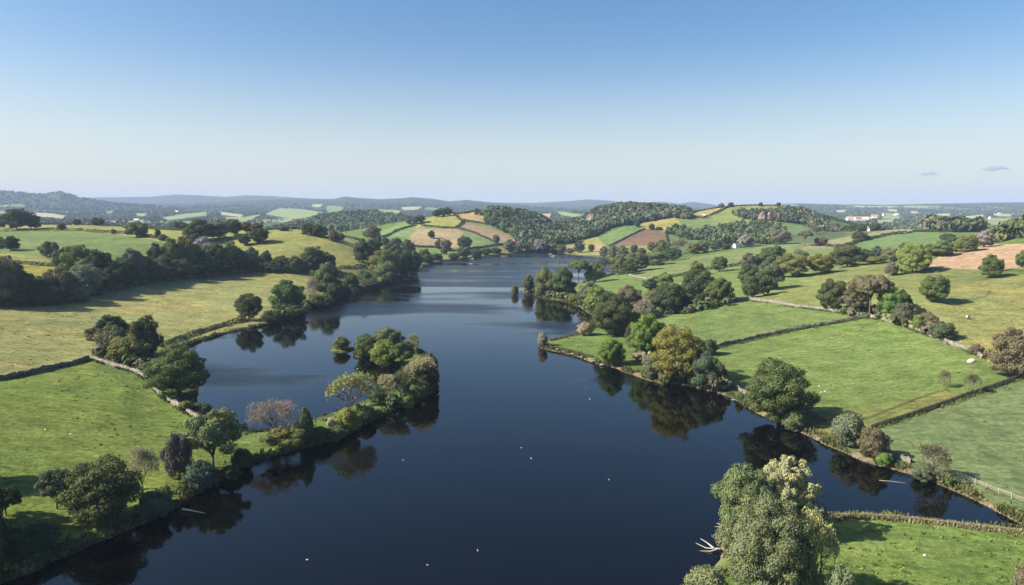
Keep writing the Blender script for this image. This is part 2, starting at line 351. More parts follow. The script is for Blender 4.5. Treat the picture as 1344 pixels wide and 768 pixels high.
# ------------------------------------------------------------------ fields: outline in the photograph, depth range, colour, roughness
BR, GN, LG, YG, DRY, TAN, PNK, PLO, BRN, DKG = ((.105,.185,.03), (.088,.15,.032), (.125,.175,.055), (.19,.205,.05), (.20,.185,.07), (.27,.215,.095),
    (.255,.175,.10), (.15,.088,.06), (.36,.225,.135), (.05,.095,.04))
FIELDS = [
 ([(-200,640),(-200,495),(0,499),(118,473),(190,506),(262,553),(300,600),(240,690),(60,800),(-200,800)], 60,330, (.124,.185,.036), .6),
 ([(-200,400),(0,392),(150,378),(340,350),(440,350),(420,400),(320,432),(235,460),(118,472),(0,498),(-200,495)], 180,640, (.205,.235,.076), .8),
 ([(-300,305),(0,304),(90,304),(150,307),(218,318),(195,336),(110,345),(60,338),(0,331),(-300,331)], 480,900, (.115,.175,.05), .2),
 ([(-300,290),(60,292),(165,296),(236,302),(240,318),(218,318),(150,307),(90,303),(-300,304)], 600,1000, (.215,.215,.075), .2),
 ([(-200,332),(0,331),(60,338),(72,349),(20,347),(-200,347)], 430,700, (.18,.205,.06), .3),
 ([(-200,347),(20,347),(75,350),(88,366),(60,380),(-200,385)], 350,620, (.20,.205,.04), .3),
 ([(220,300),(340,300),(400,301),(480,318),(496,340),(490,352),(300,356),(230,340)], 480,830, (.185,.215,.058), .3),
 ([(430,311),(500,314),(500,330),(486,327)], 560,800, (.23,.225,.09), .3),
 ([(430,352),(505,346),(500,368),(400,372)], 450,640, (.16,.175,.05), .5),
 ([(485,345),(480,320),(540,286),(610,274),(700,279),(720,330),(560,345)], 860,1420, (.14,.18,.055), .3),
 ([(491,311),(494,306),(541,286),(553,290),(541,299),(503,313)], 880,1420, (.125,.195,.065), .1),
 ([(503,313),(545,297),(560,299),(552,311),(515,322),(500,320)], 880,1420, (.12,.185,.06), .1),
 ([(545,299),(553,290),(576,282),(597,281),(607,292),(598,300),(556,299)], 950,1420, (.225,.225,.07), .3),
 ([(596,281),(623,276),(640,282),(640,294),(607,289)], 950,1420, (.29,.225,.105), .3),
 ([(548,300),(598,300),(622,309),(634,320),(600,325),(541,322),(535,315)], 880,1420, (.25,.20,.115), .4),
 ([(601,300),(608,291),(648,303),(676,312),(670,318),(646,318)], 880,1420, (.215,.165,.105), .4),
 ([(608,303),(648,318),(655,327),(612,327),(600,318)], 880,1420, (.115,.185,.06), .2),
 ([(530,323),(600,327),(662,326),(660,334),(560,342)], 800,1200, (.17,.20,.06), .3),
 ([(548,325),(590,326),(588,336),(560,338)], 800,1200, (.125,.215,.05), .2),
 ([(730,324),(782,309),(794,322),(790,334),(745,336)], 850,1400, (.215,.21,.075), .3),
 ([(782,321),(795,321),(792,333),(778,334)], 850,1400, (.30,.22,.13), .3),
 ([(788,312),(826,293),(846,300),(800,323)], 900,1450, (.12,.195,.055), .1),
 ([(800,323),(846,299),(873,304),(876,318),(850,323),(812,324)], 900,1450, (.15,.103,.072), .5),
 ([(810,323),(850,322),(876,316),(880,335),(800,338)], 800,1300, (.16,.195,.055), .3),
 ([(836,296),(850,291),(886,284),(893,292),(884,303),(846,300)], 950,1500, (.26,.23,.075), .3),
 ([(886,284),(940,288),(956,300),(884,303),(893,292)], 950,1500, (.13,.195,.055), .2),
 ([(884,286),(947,270),(962,269),(932,285)], 950,1600, (.275,.235,.085), .3),
 ([(932,286),(962,269),(1060,266),(1045,275),(972,278),(985,292),(955,300)], 950,1600, (.15,.2,.052), .2),
 ([(960,270),(1060,266),(1060,274),(980,274)], 1150,1600, (.20,.21,.055), .3),
 ([(872,304),(884,303),(915,318),(900,330),(876,322)], 850,1400, (.085,.145,.055), .2),
 ([(922,302),(960,300),(1110,296),(1110,325),(930,326)], 800,1500, (.075,.12,.05), .4),
 ([(1025,294),(1060,298),(1065,312),(1030,306)], 800,1500, (.10,.165,.06), .2),
 ([(928,308),(950,312),(956,322),(932,318)], 800,1500, (.19,.105,.075), .5),
 ([(780,356),(820,358),(870,345),(1010,322),(1085,318),(1090,350),(1005,347),(900,362),(858,367),(835,366),(818,358)], 380,1000, (.135,.185,.058), .15),
 ([(700,390),(818,358),(858,367),(1005,346),(1090,345),(1060,365),(965,392),(870,430),(760,430)], 200,700, (.12,.185,.048), .25),
 ([(860,440),(900,410),(965,393),(1060,404),(1130,415),(1010,440),(928,460),(900,480)], 220,480, (.112,.17,.046), .3),
 ([(920,470),(935,460),(1010,440),(1140,415),(1200,433),(1290,470),(1340,498),(1270,520),(1150,562),(1060,570),(940,520)], 150,420, (.116,.178,.044), .35),
 ([(1060,552),(1240,512),(1255,516),(1270,522),(1150,563),(1075,580)], 150,300, (.15,.185,.05), .8),
 ([(1130,570),(1200,546),(1270,521),(1344,497),(1700,420),(1700,760),(1344,672),(1250,640)], 90,330, (.122,.178,.062), .3),
 ([(1190,400),(1230,380),(1330,360),(1700,350),(1700,500),(1344,497),(1288,470),(1200,433)], 180,560, (.19,.22,.065), .7),
 ([(965,392),(1060,366),(1100,350),(1200,345),(1215,352),(1320,354),(1290,366),(1200,402),(1140,416)], 280,660, (.15,.19,.055), .45),
 ([(1206,352),(1250,327),(1300,321),(1700,310),(1700,355),(1344,352),(1290,354)], 360,720, (.33,.235,.15), .3),
 ([(1050,326),(1075,318),(1130,307),(1195,298),(1197,306),(1140,314),(1095,328)], 640,1100, (.20,.21,.095), .2),
 ([(1090,328),(1140,314),(1195,305),(1250,304),(1240,335),(1140,345)], 500,1100, (.115,.19,.055), .15),
 ([(1030,330),(1095,326),(1130,335),(1060,350),(1000,352)], 500,1000, (.13,.19,.055), .2),
 ([(1040,672),(1700,690),(1700,1200),(900,1200),(930,720)], 40,180, (.108,.175,.038), .5),
]
def cells(X, Y, s, seed):
    """jittered cells: id noise, distance to the border"""
    gx, gy = X / s, Y / s; ix, iy = np.floor(gx).astype(int), np.floor(gy).astype(int)
    d1 = np.full(X.shape, 9.0); d2 = np.full(X.shape, 9.0); idv = np.zeros(X.shape)
    for a in (-1, 0, 1):
        for b in (-1, 0, 1):
            cx, cy = ix + a, iy + b
            jx = _perm[(cx + seed) & 255, cy & 255]; jy = _perm[cy & 255, (cx + seed + 77) & 255]
            d = np.maximum(np.abs(gx - cx - jx) , np.abs(gy - cy - jy) * .9) + .35 * np.hypot(gx - cx - jx, gy - cy - jy)
            v = _perm[(cx * 7 + 13 + seed) & 255, (cy * 5 + 29) & 255]
            n1 = d < d1
            d2 = np.where(n1, d1, np.minimum(d2, d)); idv = np.where(n1, v, idv); d1 = np.where(n1, d, d1)
    return idv, d2 - d1
FARPAL = np.array([(.07,.105,.045,.3),(.11,.16,.06,.2),(.24,.26,.12,.2),(.34,.33,.19,.2),(.17,.22,.09,.2),(.38,.33,.22,.2),(.09,.13,.055,.2),(.21,.25,.11,.2)])
def far_land(X, Y):
    x = X + 60 * (vnoise(X / 300, Y / 300) - .5); y = Y + 60 * (vnoise(X / 300 + 50, Y / 300) - .5)
    y = y / 2.3
    idv, ed = cells(x, y, 240.0, 5)
    wood = (fbm(X / 620 + 4, Y / 1100 + 11, 3) > .50) | (idv < .3) | ((Y > 4200) & (fbm(X / 900 + 14, Y / 1500 + 1, 3) > .40))
    return idv, ed, wood

FAR_FIELDS = [
 ([(1259,285),(1293,281),(1290,285),(1277,288)], 2), ([(1293,286),(1328,286),(1328,293),(1303,297),(1296,291)], 1), ([(1273,288),(1299,289),(1297,294),(1275,293)], 1), ([(1278,295),(1295,295),(1293,299),(1280,299)], 0),
 ([(1302,280),(1328,281),(1327,284.5),(1307,284)], 2), ([(1110,284),(1141,284),(1141,290),(1108,290)], 3), ([(1156,279),(1181,281),(1181,287),(1158,287)], 1), ([(1142,281),(1153,282),(1152,286),(1143,287)], 2), ([(1150,289),(1174,287),(1172,292),(1152,293)], 1),
 ([(1163,274),(1177,275),(1178,278),(1167,277.5)], 2), ([(1194,277),(1205,277.5),(1205,280),(1195,280)], 3), ([(1097,276),(1113,275),(1107,278.5),(1098,278.5)], 2), ([(1077,287),(1088,283),(1086,287.5),(1080,289)], 0), ([(1094,287),(1103,286),(1103,290),(1095,290)], 2), ([(1225,281),(1246,280),(1248,283.5),(1228,284)], 2),
 ([(45,279),(66,280),(86,283),(82,287),(50,284)], 2), ([(138,277.5),(149,276),(147,280),(140,280)], 0), ([(177,280),(194,280),(188,284.5),(180,283)], 1), ([(0,277),(18,277),(42,281),(40,284),(0,282)], 1), ([(16,268),(30,268),(34,271),(18,271)], 0),
 ([(211,286),(240,281),(272,278),(272,282.5),(222,289)], 1), ([(231,292),(254,290),(253,295),(235,295)], 0), ([(288,278),(320,282),(316,285),(291,282)], 2), ([(293,285),(320,285),(343,281),(324,291),(300,289)], 1), ([(347,281),(367,273),(400,275),(425,279),(417,287),(375,286)], 1),
 ([(430,269),(452,272),(446,277),(435,281),(428,276)], 0), ([(410,268),(424,268),(420,272),(411,272)], 2), ([(494,275),(527,276),(521,281),(498,280)], 1), ([(526,272),(554,271),(548,275),(530,276)], 2), ([(693,282),(724,280),(720,289),(700,288)], 3), ([(731,277),(768,282),(753,285),(735,282)], 1), ([(677,277),(694,277),(692,280),(678,280)], 2), ([(575,273),(560,272),(556,275),(574,276)], 0)]
FARC = [(.13,.19,.07),(.20,.245,.10),(.31,.30,.17),(.36,.29,.18)]
def in_far_fields(px, py, Y):
    r = np.full(px.shape, -1)
    for P, c in FAR_FIELDS:
        k = in_poly(P, px, py) & (Y > 1800) & (Y < 8500); r[k] = c
    return r
def land_colour(X, Y, Z, SD):
    n = len(X); C = np.empty((n, 4)); C[:] = (.10, .145, .042, .5)
    # far patchwork
    fm = Y > 1250
    idv, ed, wood = far_land(X[fm], Y[fm])
    pc = FARPAL[np.clip(((idv * 53.7) % 1 * len(FARPAL)).astype(int), 0, len(FARPAL) - 1)].copy()
    pc[wood] = (.036, .055, .026, .6); pc[ed < .07] = (.035, .055, .025, .6)
    hill = (Z > 110 + 60 * vnoise(X[fm] / 400, Y[fm] / 400))[...] if False else (Z[fm] > 105 + 70 * (vnoise(X[fm] / 500, Y[fm] / 500) - .4))
    pc[hill] = (.05, .06, .042, .5)
    C[fm] = pc
    px, py = project(X, Y, Z)
    jx = (fbm(X / 5, Y / 5, 2) - .5) * 1.2; 
    for P, y0, y1, c, r in FIELDS:
        P = np.array(P, float)
        m = (Y > y0) & (Y < y1) & (px > P[:, 0].min()) & (px < P[:, 0].max()) & (py > P[:, 1].min()) & (py < P[:, 1].max())
        k = np.nonzero(m)[0]
        k = k[in_poly(P, px[k] + jx[k], py[k] + jx[k] * .5)]
        c = np.array(c); c = c * (1.02, .92, 1.12) if c[1] > c[0] else c
        C[k, :3] = c; C[k, 3] = r
    ff = in_far_fields(px, py, Y)
    for c in range(4): C[ff == c] = (*FARC[c], .15)
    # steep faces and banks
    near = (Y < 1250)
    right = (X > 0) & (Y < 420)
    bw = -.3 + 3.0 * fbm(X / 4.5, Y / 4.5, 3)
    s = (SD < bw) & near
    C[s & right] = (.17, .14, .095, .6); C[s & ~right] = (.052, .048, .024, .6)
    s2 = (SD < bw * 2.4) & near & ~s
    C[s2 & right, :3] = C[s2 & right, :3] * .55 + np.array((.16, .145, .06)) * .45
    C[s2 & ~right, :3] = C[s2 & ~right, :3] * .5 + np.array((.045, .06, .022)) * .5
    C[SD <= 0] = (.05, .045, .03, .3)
    # faint wheel tracks in the near pastures
    for T in TRACKS:
        a = np.array(T[0], float)
        W_ = [on_plane(p[0], p[1], p[2]) for p in a]
        W_ = smooth_line(W_, 5)
        b = (Y > W_[:, 1].min() - 4) & (Y < W_[:, 1].max() + 4) & (X > W_[:, 0].min() - 4) & (X < W_[:, 0].max() + 4)
        k = np.nonzero(b)[0]; d = np.full(len(k), 99.0)
        for i in range(len(W_) - 1):
            p, q = W_[i], W_[i + 1]; v = q - p; t = np.clip(((X[k] - p[0]) * v[0] + (Y[k] - p[1]) * v[1]) / (v @ v + 1e-9), 0, 1)
            d = np.minimum(d, np.hypot(X[k] - p[0] - t * v[0], Y[k] - p[1] - t * v[1]))
        w = (np.exp(-((d - T[1]) / .55) ** 2) * T[2])[:, None]
        C[k, :3] = C[k, :3] * (1 - w) + np.array(T[3]) * w
    return C
TRACKS = [([(120,482,3),(150,492,3),(168,505,3),(170,525,3),(165,545,3)], .9, .55, (.075,.11,.03)),
          ([(90,560,4),(110,580,4),(130,565,4),(175,560,3)], .0, .45, (.2,.17,.07)),
          ([(1130,552,2),(1175,535,3),(1220,519,4),(1245,511,5)], 0.0, .8, (.03,.05,.015)),
          ([(1246,402,16),(1270,396,18),(1292,388,20),(1300,380,21)], 0.0, .8, (.05,.075,.02))]

def build_land():
    APEX = 150.0
    d = [100.0]
    while d[-1] < 12800: d.append(d[-1] * (1.0032 if d[-1] < 1100 else 1.0062))
    d = np.array(d); t = np.linspace(-.95, .95, 940)
    D, T = np.meshgrid(d, t, indexing='ij')
    X = (D * T).ravel(); Y = (D - APEX).ravel()
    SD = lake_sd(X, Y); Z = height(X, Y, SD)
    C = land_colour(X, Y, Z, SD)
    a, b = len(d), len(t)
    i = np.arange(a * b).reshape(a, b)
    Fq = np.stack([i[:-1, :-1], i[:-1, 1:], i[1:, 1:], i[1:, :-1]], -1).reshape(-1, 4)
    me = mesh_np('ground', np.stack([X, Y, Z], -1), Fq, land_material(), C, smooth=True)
    return tag(link(bpy.data.objects.new('ground', me)), 'green pasture land rolling around the lake to far hills', 'ground', kind='structure')

def water_material():
    m, nt, N, L = new_mat('lake_water')
    out = N('ShaderNodeOutputMaterial'); b = N('ShaderNodeBsdfPrincipled'); L(b.outputs[0], out.inputs[0])
    b.inputs['Base Color'].default_value = (.0016, .0017, .0014, 1); b.inputs['IOR'].default_value = 1.38; b.inputs['Specular Tint'].default_value = (.88, .84, .78, 1)
    ge = N('ShaderNodeNewGeometry')
    def noise(sc, det, stretch):
        mp = N('ShaderNodeMapping'); mp.inputs['Scale'].default_value = stretch; mp.inputs['Rotation'].default_value = (0, 0, .25); L(ge.outputs['Position'], mp.inputs['Vector'])
        n = N('ShaderNodeTexNoise'); n.inputs['Scale'].default_value = sc; n.inputs['Detail'].default_value = det; L(mp.outputs[0], n.inputs['Vector']); return n
    def rr(src, a, b_, c, d):
        r = N('ShaderNodeMapRange'); L(src, r.inputs[0]); r.interpolation_type = 'SMOOTHSTEP'
        for i, v in enumerate((a, b_, c, d)): r.inputs[i + 1].default_value = v
        return r.outputs[0]
    patch = noise(.011, 4, (.45, 1.5, 1)); rip = noise(.9, 3, (1, .8, 1)); swell = noise(.16, 2, (1, .9, 1))
    sx = N('ShaderNodeSeparateXYZ'); L(ge.outputs['Position'], sx.inputs[0])
    ad = N('ShaderNodeMath'); ad.operation = 'ADD'; L(patch.outputs[0], ad.inputs[0]); L(rr(sx.outputs[1], 180, 620, -.03, .09), ad.inputs[1])
    L(rr(ad.outputs[0], .49, .64, .03, .26), b.inputs['Roughness'])
    h = N('ShaderNodeMath'); h.operation = 'MULTIPLY_ADD'; L(swell.outputs[0], h.inputs[0]); h.inputs[1].default_value = .8; L(rip.outputs[0], h.inputs[2])
    bp = N('ShaderNodeBump'); bp.inputs['Strength'].default_value = 1
    L(rr(ad.outputs[0], .49, .66, .010, .32), bp.inputs['Distance']); L(h.outputs[0], bp.inputs['Height']); L(bp.outputs[0], b.inputs['Normal'])
    return m
def build_water():
    P = [(-210, -245), (60, -245), (95, 60), (230, 60), (340, 420), (340, 1080), (-260, 1080), (-340, 420), (-240, 60)]
    me = bpy.data.meshes.new('lake_water'); me.from_pydata([(x, y, 0) for x, y in P], [], [tuple(range(len(P)))])
    me.materials.append(water_material())
    return tag(link(bpy.data.objects.new('lake_water', me)), 'dark still lake winding between green banks', 'lake', kind='structure')

# ------------------------------------------------------------------ light, sky, air, camera
SUN_EL = R(37); SUN_DIR = Vector((1.0, .18, 0)).normalized()      # direction the light travels (from the left)
def build_light():
    w = bpy.data.worlds.new('World'); S.world = w; w.use_nodes = True
    nt = w.node_tree; bg = nt.nodes['Background']
    sk = nt.nodes.new('ShaderNodeTexSky'); sk.sky_type = 'NISHITA'; sk.sun_disc = False
    sk.sun_elevation = SUN_EL; sk.sun_rotation = math.atan2(-SUN_DIR.x, -SUN_DIR.y)
    sk.altitude = 60; sk.air_density = 1.0; sk.dust_density = 1.6; sk.ozone_density = 1.4
    hs = nt.nodes.new('ShaderNodeHueSaturation'); hs.inputs['Saturation'].default_value = 1.32; hs.inputs['Hue'].default_value = .503
    nt.links.new(sk.outputs[0], hs.inputs['Color'])
    tc = nt.nodes.new('ShaderNodeTexCoord'); sx = nt.nodes.new('ShaderNodeSeparateXYZ'); nt.links.new(tc.outputs['Generated'], sx.inputs[0])
    mr = nt.nodes.new('ShaderNodeMapRange'); mr.interpolation_type = 'SMOOTHERSTEP'; nt.links.new(sx.outputs[2], mr.inputs[0])
    for i, v in enumerate((-.02, .26, .62, 0.0)): mr.inputs[i + 1].default_value = v
    mx = nt.nodes.new('ShaderNodeMix'); mx.data_type = 'RGBA'; nt.links.new(mr.outputs[0], mx.inputs[0]); nt.links.new(hs.outputs[0], mx.inputs[6]); mx.inputs[7].default_value = (5.5, 5.55, 5.25, 1)   # milky air low over the horizon
    nt.links.new(mx.outputs[2], bg.inputs[0]); bg.inputs[1].default_value = .068
    ld = bpy.data.lights.new('sun', 'SUN'); ld.energy = 5.0; ld.angle = R(.55); ld.color = (1, .91, .76)
    lo = link(bpy.data.objects.new('sun', ld))
    v = Vector((SUN_DIR.x * math.cos(SUN_EL), SUN_DIR.y * math.cos(SUN_EL), -math.sin(SUN_EL)))
    lo.rotation_euler = v.to_track_quat('-Z', 'Y').to_euler(); lo.location = (-400, 0, 400)
    cam = bpy.data.cameras.new('camera'); co = link(bpy.data.objects.new('camera', cam))
    cam.sensor_fit = 'HORIZONTAL'; cam.sensor_width = 36; cam.lens = 36 * F / 1344; cam.clip_start = .5; cam.clip_end = 40000
    co.location = (0, 0, CAMZ); co.rotation_euler = (math.pi / 2 - PITCH, 0, 0); S.camera = co
    S.render.resolution_x, S.render.resolution_y = 1024, 585
    S.view_settings.view_transform = 'Standard'; S.view_settings.look = 'None'; S.view_settings.exposure = 1.2; S.view_settings.gamma = 1; S.view_settings.use_curve_mapping = False
    c = S.cycles; c.use_denoising = True; c.max_bounces = 6; c.diffuse_bounces = 2; c.glossy_bounces = 3; c.transmission_bounces = 3; c.volume_bounces = 0; c.transparent_max_bounces = 6
    c.caustics_reflective = False; c.caustics_refractive = False; c.sample_clamp_indirect = 4
def build_haze():
    me = bpy.data.meshes.new('haze'); b = MB(); b.box((0, 6300, 160 - 3), (30000, 13600, 326)); 
    m, nt, N, L = new_mat('haze_air'); o = N('ShaderNodeOutputMaterial'); v = N('ShaderNodeVolumePrincipled'); L(v.outputs[0], o.inputs['Volume'])
    v.inputs['Color'].default_value = (.49, .67, 1.0, 1); v.inputs['Density'].default_value = HAZE; v.inputs['Anisotropy'].default_value = 0
    return tag(b.build('haze', m), 'thin blue air over the far valley', 'haze', kind='stuff')
HAZE = 7.5e-5
# ------------------------------------------------------------------ vegetation materials
def leaf_material(name='foliage', from_object=True, transl=.16):
    m, nt, N, L = new_mat(name)
    out = N('ShaderNodeOutputMaterial'); mix = N('ShaderNodeMixShader'); df = N('ShaderNodeBsdfDiffuse'); tr = N('ShaderNodeBsdfTranslucent')
    a = N('ShaderNodeAttribute'); a.attribute_name = 'Col'
    mx = N('ShaderNodeMix'); mx.data_type = 'RGBA'; mx.blend_type = 'MULTIPLY'; mx.inputs[0].default_value = 1
    L(a.outputs['Color'], mx.inputs[6])
    if from_object:
        oi = N('ShaderNodeObjectInfo'); L(oi.outputs['Color'], mx.inputs[7])
    else: mx.inputs[7].default_value = (1, 1, 1, 1)
    L(mx.outputs[2], df.inputs[0]); L(mx.outputs[2], tr.inputs[0]); mix.inputs[0].default_value = transl
    L(df.outputs[0], mix.inputs[1]); L(tr.outputs[0], mix.inputs[2]); L(mix.outputs[0], out.inputs[0])
    return m
LEAF = leaf_material()
LEAFV = leaf_material('far_foliage', False, .1)
BARK = simple_mat('bark', (.105, .085, .065), .9, .35, 6, .02)
PALEBARK = simple_mat('pale_bark', (.40, .36, .30), .85, .3, 5, .02)
TWIG = simple_mat('twig_bark', (.17, .135, .11), .9, .3, 6)

def unit(v): return v / (np.linalg.norm(v, axis=-1, keepdims=True) + 1e-9)
def cards(P, Nn, size, g, aspect=(.7, 1.3)):
    """one irregular quad per point, facing Nn"""
    n = len(P); r = unit(g.normal(size=(n, 3))); t = unit(np.cross(Nn, r)); b = np.cross(Nn, t)
    s = (size * g.uniform(.6, 1.35, n))[:, None]; a = g.uniform(*aspect, n)[:, None]
    V = np.empty((n, 4, 3))
    for k, (i, j) in enumerate(((-1, -1), (1, -1), (1, 1), (-1, 1))):
        V[:, k] = P + t * s * a * i * g.uniform(.45, 1, n)[:, None] * .5 + b * s / a * j * g.uniform(.45, 1, n)[:, None] * .5 + Nn * s * g.uniform(-.18, .18, n)[:, None]
    return V.reshape(-1, 3), np.arange(n * 4).reshape(n, 4)

def crown_proto(name, seed, nl, ncard, csize, cz, rad, lobe, flat=0.0, droop=-.35, inner=.25, huevar=.16, ragged=.0):
    """crown in a unit box: lobes of leaf clumps round an uneven dome"""
    g = np.random.default_rng(seed)
    d = unit(g.normal(size=(nl * 6, 3))); d = d[d[:, 2] > droop]
    keep = []
    for v in d:                                              # spread the lobes out
        if all(v @ k < 1 - .9 / nl * 2.2 for k in keep): keep.append(v)
        if len(keep) >= nl: break
    d = np.array(keep); nl = len(d)
    wob = 1 + .12 * np.sin(d[:, 0] * 3.1 + seed) * np.cos(d[:, 1] * 2.7 + seed * 2) 
    k = g.uniform(.62, 1.08, nl) * wob
    C = np.stack([d[:, 0] * rad[0] * k, d[:, 1] * rad[0] * k, cz + np.where(d[:, 2] > 0, d[:, 2] * rad[1] * (1 - flat * .4), d[:, 2] * rad[2]) * k], -1)
    Rl = g.uniform(lobe[0], lobe[1], nl)
    ni = int(nl * inner); di = unit(g.normal(size=(ni, 3)))
    C = np.r_[C, di * np.array([rad[0], rad[0], rad[1]]) * .45 + (0, 0, cz)]; Rl = np.r_[Rl, np.full(ni, lobe[1] * 1.25)]
    D = np.r_[d, di]
    P, Q, T = [], [], []
    for c, r, dd in zip(C, Rl, D):
        m = int(ncard / len(C) * (r / Rl.mean()) ** 2)
        s = unit(g.normal(size=(m * 2, 3)) + dd * .55)[:m]
        lump = 1 + .3 * np.sin(s[:, 0] * 7 + c[0] * 40) * np.sin(s[:, 1] * 7 + c[1] * 40) * np.sin(s[:, 2] * 6 + 1)
        p = c + s * (r * lump * g.uniform(.72, 1.06 + ragged, m))[:, None] * np.array([1, 1, .82])
        P.append(p); Q.append(unit(s + .34 * g.normal(size=(m, 3)) + (0, 0, .15)))
        t = g.uniform(1 - huevar, 1 + huevar); warm = g.uniform(-.06, .07)
        base = np.array([t * (1 + warm), t, t * (1 - warm)])
        T.append(base * g.uniform(.78, 1.22, (m, 1)))
    P = np.concatenate(P); Q = np.concatenate(Q); T = np.concatenate(T)
    ok = P[:, 2] > .01; P, Q, T = P[ok], Q[ok], T[ok]
    lo, hi = np.percentile(P, .3, 0), np.percentile(P, 99.7, 0)
    sc = np.array([1 / (hi[0] - lo[0]), 1 / (hi[1] - lo[1]), 1 / hi[2]])
    P = (P - [(lo[0] + hi[0]) / 2, (lo[1] + hi[1]) / 2, 0]) * sc
    V, Fq = cards(P, Q, csize, g)
    me = mesh_np(name, V, Fq, LEAF, np.repeat(T, 4, 0))
    return me, [tuple((c - [(lo[0] + hi[0]) / 2, (lo[1] + hi[1]) / 2, 0]) * sc) for c in C[:nl]]

def trunk_proto(name, seed, lobes, r0, fork, nlimb=9, mat=None, lean=0.0):
    g = random.Random(seed); b = MB()
    top = Vector((lean, 0, fork))
    b.tube([(0, 0, -.06), (0, 0, 0), (lean * .4, 0, fork * .5), top], [r0 * 1.7, r0 * 1.25, r0 * .95, r0 * .8], 8)
    L = lobes[:]; g.shuffle(L)
    for c in L[:nlimb]:
        c = Vector(c); m = top.lerp(c, .5) + Vector((g.uniform(-.04, .04), g.uniform(-.04, .04), .03))
        b.tube([top - Vector((0, 0, fork * .15)), top.lerp(m, .5), m, c], [r0 * .6, r0 * .45, r0 * .3, r0 * .08], 5)
    return b.mesh(name, mat or BARK, True)

def bare_proto(seed, nleaf, spread=.62, w0=.028, fork=.2, leafsize=.03, mat=None):
    """winter tree: forking limbs (trunk mesh) and a haze of fine twigs with a few leaves (crown mesh)"""
    g = random.Random(seed); gn = np.random.default_rng(seed); b = MB(); tips = []; fine = []
    def grow(p, d, ln, w, k):
        q = p + d * ln
        mid = p + d * ln * .5 + Vector((g.uniform(-1, 1), g.uniform(-1, 1), g.uniform(-1, 1))) * ln * .07
        if k < 4: b.tube([p, mid, q], [w, w * .85, w * .65], 5)
        else: fine.append((p, q, w))
        if k >= 6: tips.append((q, d)); return
        for i in range(3 if k else 5):
            a = d.orthogonal().normalized(); a.rotate(__import__('mathutils').Quaternion(d, g.uniform(0, 6.283) if k else i * 1.256 + g.uniform(-.3, .3)))
            dd = (d + a * g.uniform(spread * .7, spread * 1.25) + Vector((0, 0, .12))).normalized()
            grow(q, dd, ln * g.uniform(.62, .86) if k else .24, w * .66, k + 1)
    grow(Vector((0, 0, -.03)), Vector((0, 0, 1)), fork + .03, w0, 0)
    allp = np.array([t[0] for t in tips]); lo, hi = np.percentile(allp, 1, 0), np.percentile(allp, 99, 0)
    sx = 1 / max(hi[0] - lo[0], hi[1] - lo[1]); sz = 1 / hi[2]
    f = lambda p: Vector((p[0] * sx, p[1] * sx, p[2] * sz if p[2] > 0 else p[2]))
    b.v = [tuple(f(p)) for p in b.v]
    trunk = b.mesh('trunk', mat or TWIG, True)
    P0 = []; P1 = []; Wd = []
    for p, q, w in fine: P0.append(f(p)); P1.append(f(q)); Wd.append(max(w * .8, .0022))
    for q, d in tips:
        q = f(q)
        for i in range(4):
            e = q + (d + Vector((g.uniform(-1, 1), g.uniform(-1, 1), g.uniform(-.7, 1))) * .9).normalized() * g.uniform(.03, .075)
            P0.append(q); P1.append(e); Wd.append(.0026)
    P0 = np.array(P0); P1 = np.array(P1); Wd = np.array(Wd)[:, None]
    s = unit(np.cross(P1 - P0, gn.normal(size=P0.shape)))
    V = np.stack([P0 - s * Wd, P0 + s * Wd, P1 + s * Wd * .6, P1 - s * Wd * .6], 1).reshape(-1, 3)
    Fq = np.arange(len(P0) * 4).reshape(-1, 4); T = np.repeat(gn.uniform(.8, 1.2, (len(P0), 1)) * np.ones(3), 4, 0)
    if nleaf:
        ends = P1[gn.integers(len(P1) // 3, len(P1), nleaf)] + gn.normal(size=(nleaf, 3)) * .012
        v2, f2 = cards(ends, unit(gn.normal(size=(nleaf, 3)) + (0, 0, .5)), leafsize, gn)
        lt = np.repeat(gn.uniform(.85, 1.3, (nleaf, 1)) * np.array([1.05, 1.1, .8]), 4, 0)
        Fq = np.r_[Fq, f2 + len(V)]; V = np.r_[V, v2]; T = np.r_[T, lt]
    return mesh_np('crown', V, Fq, LEAF, T), trunk

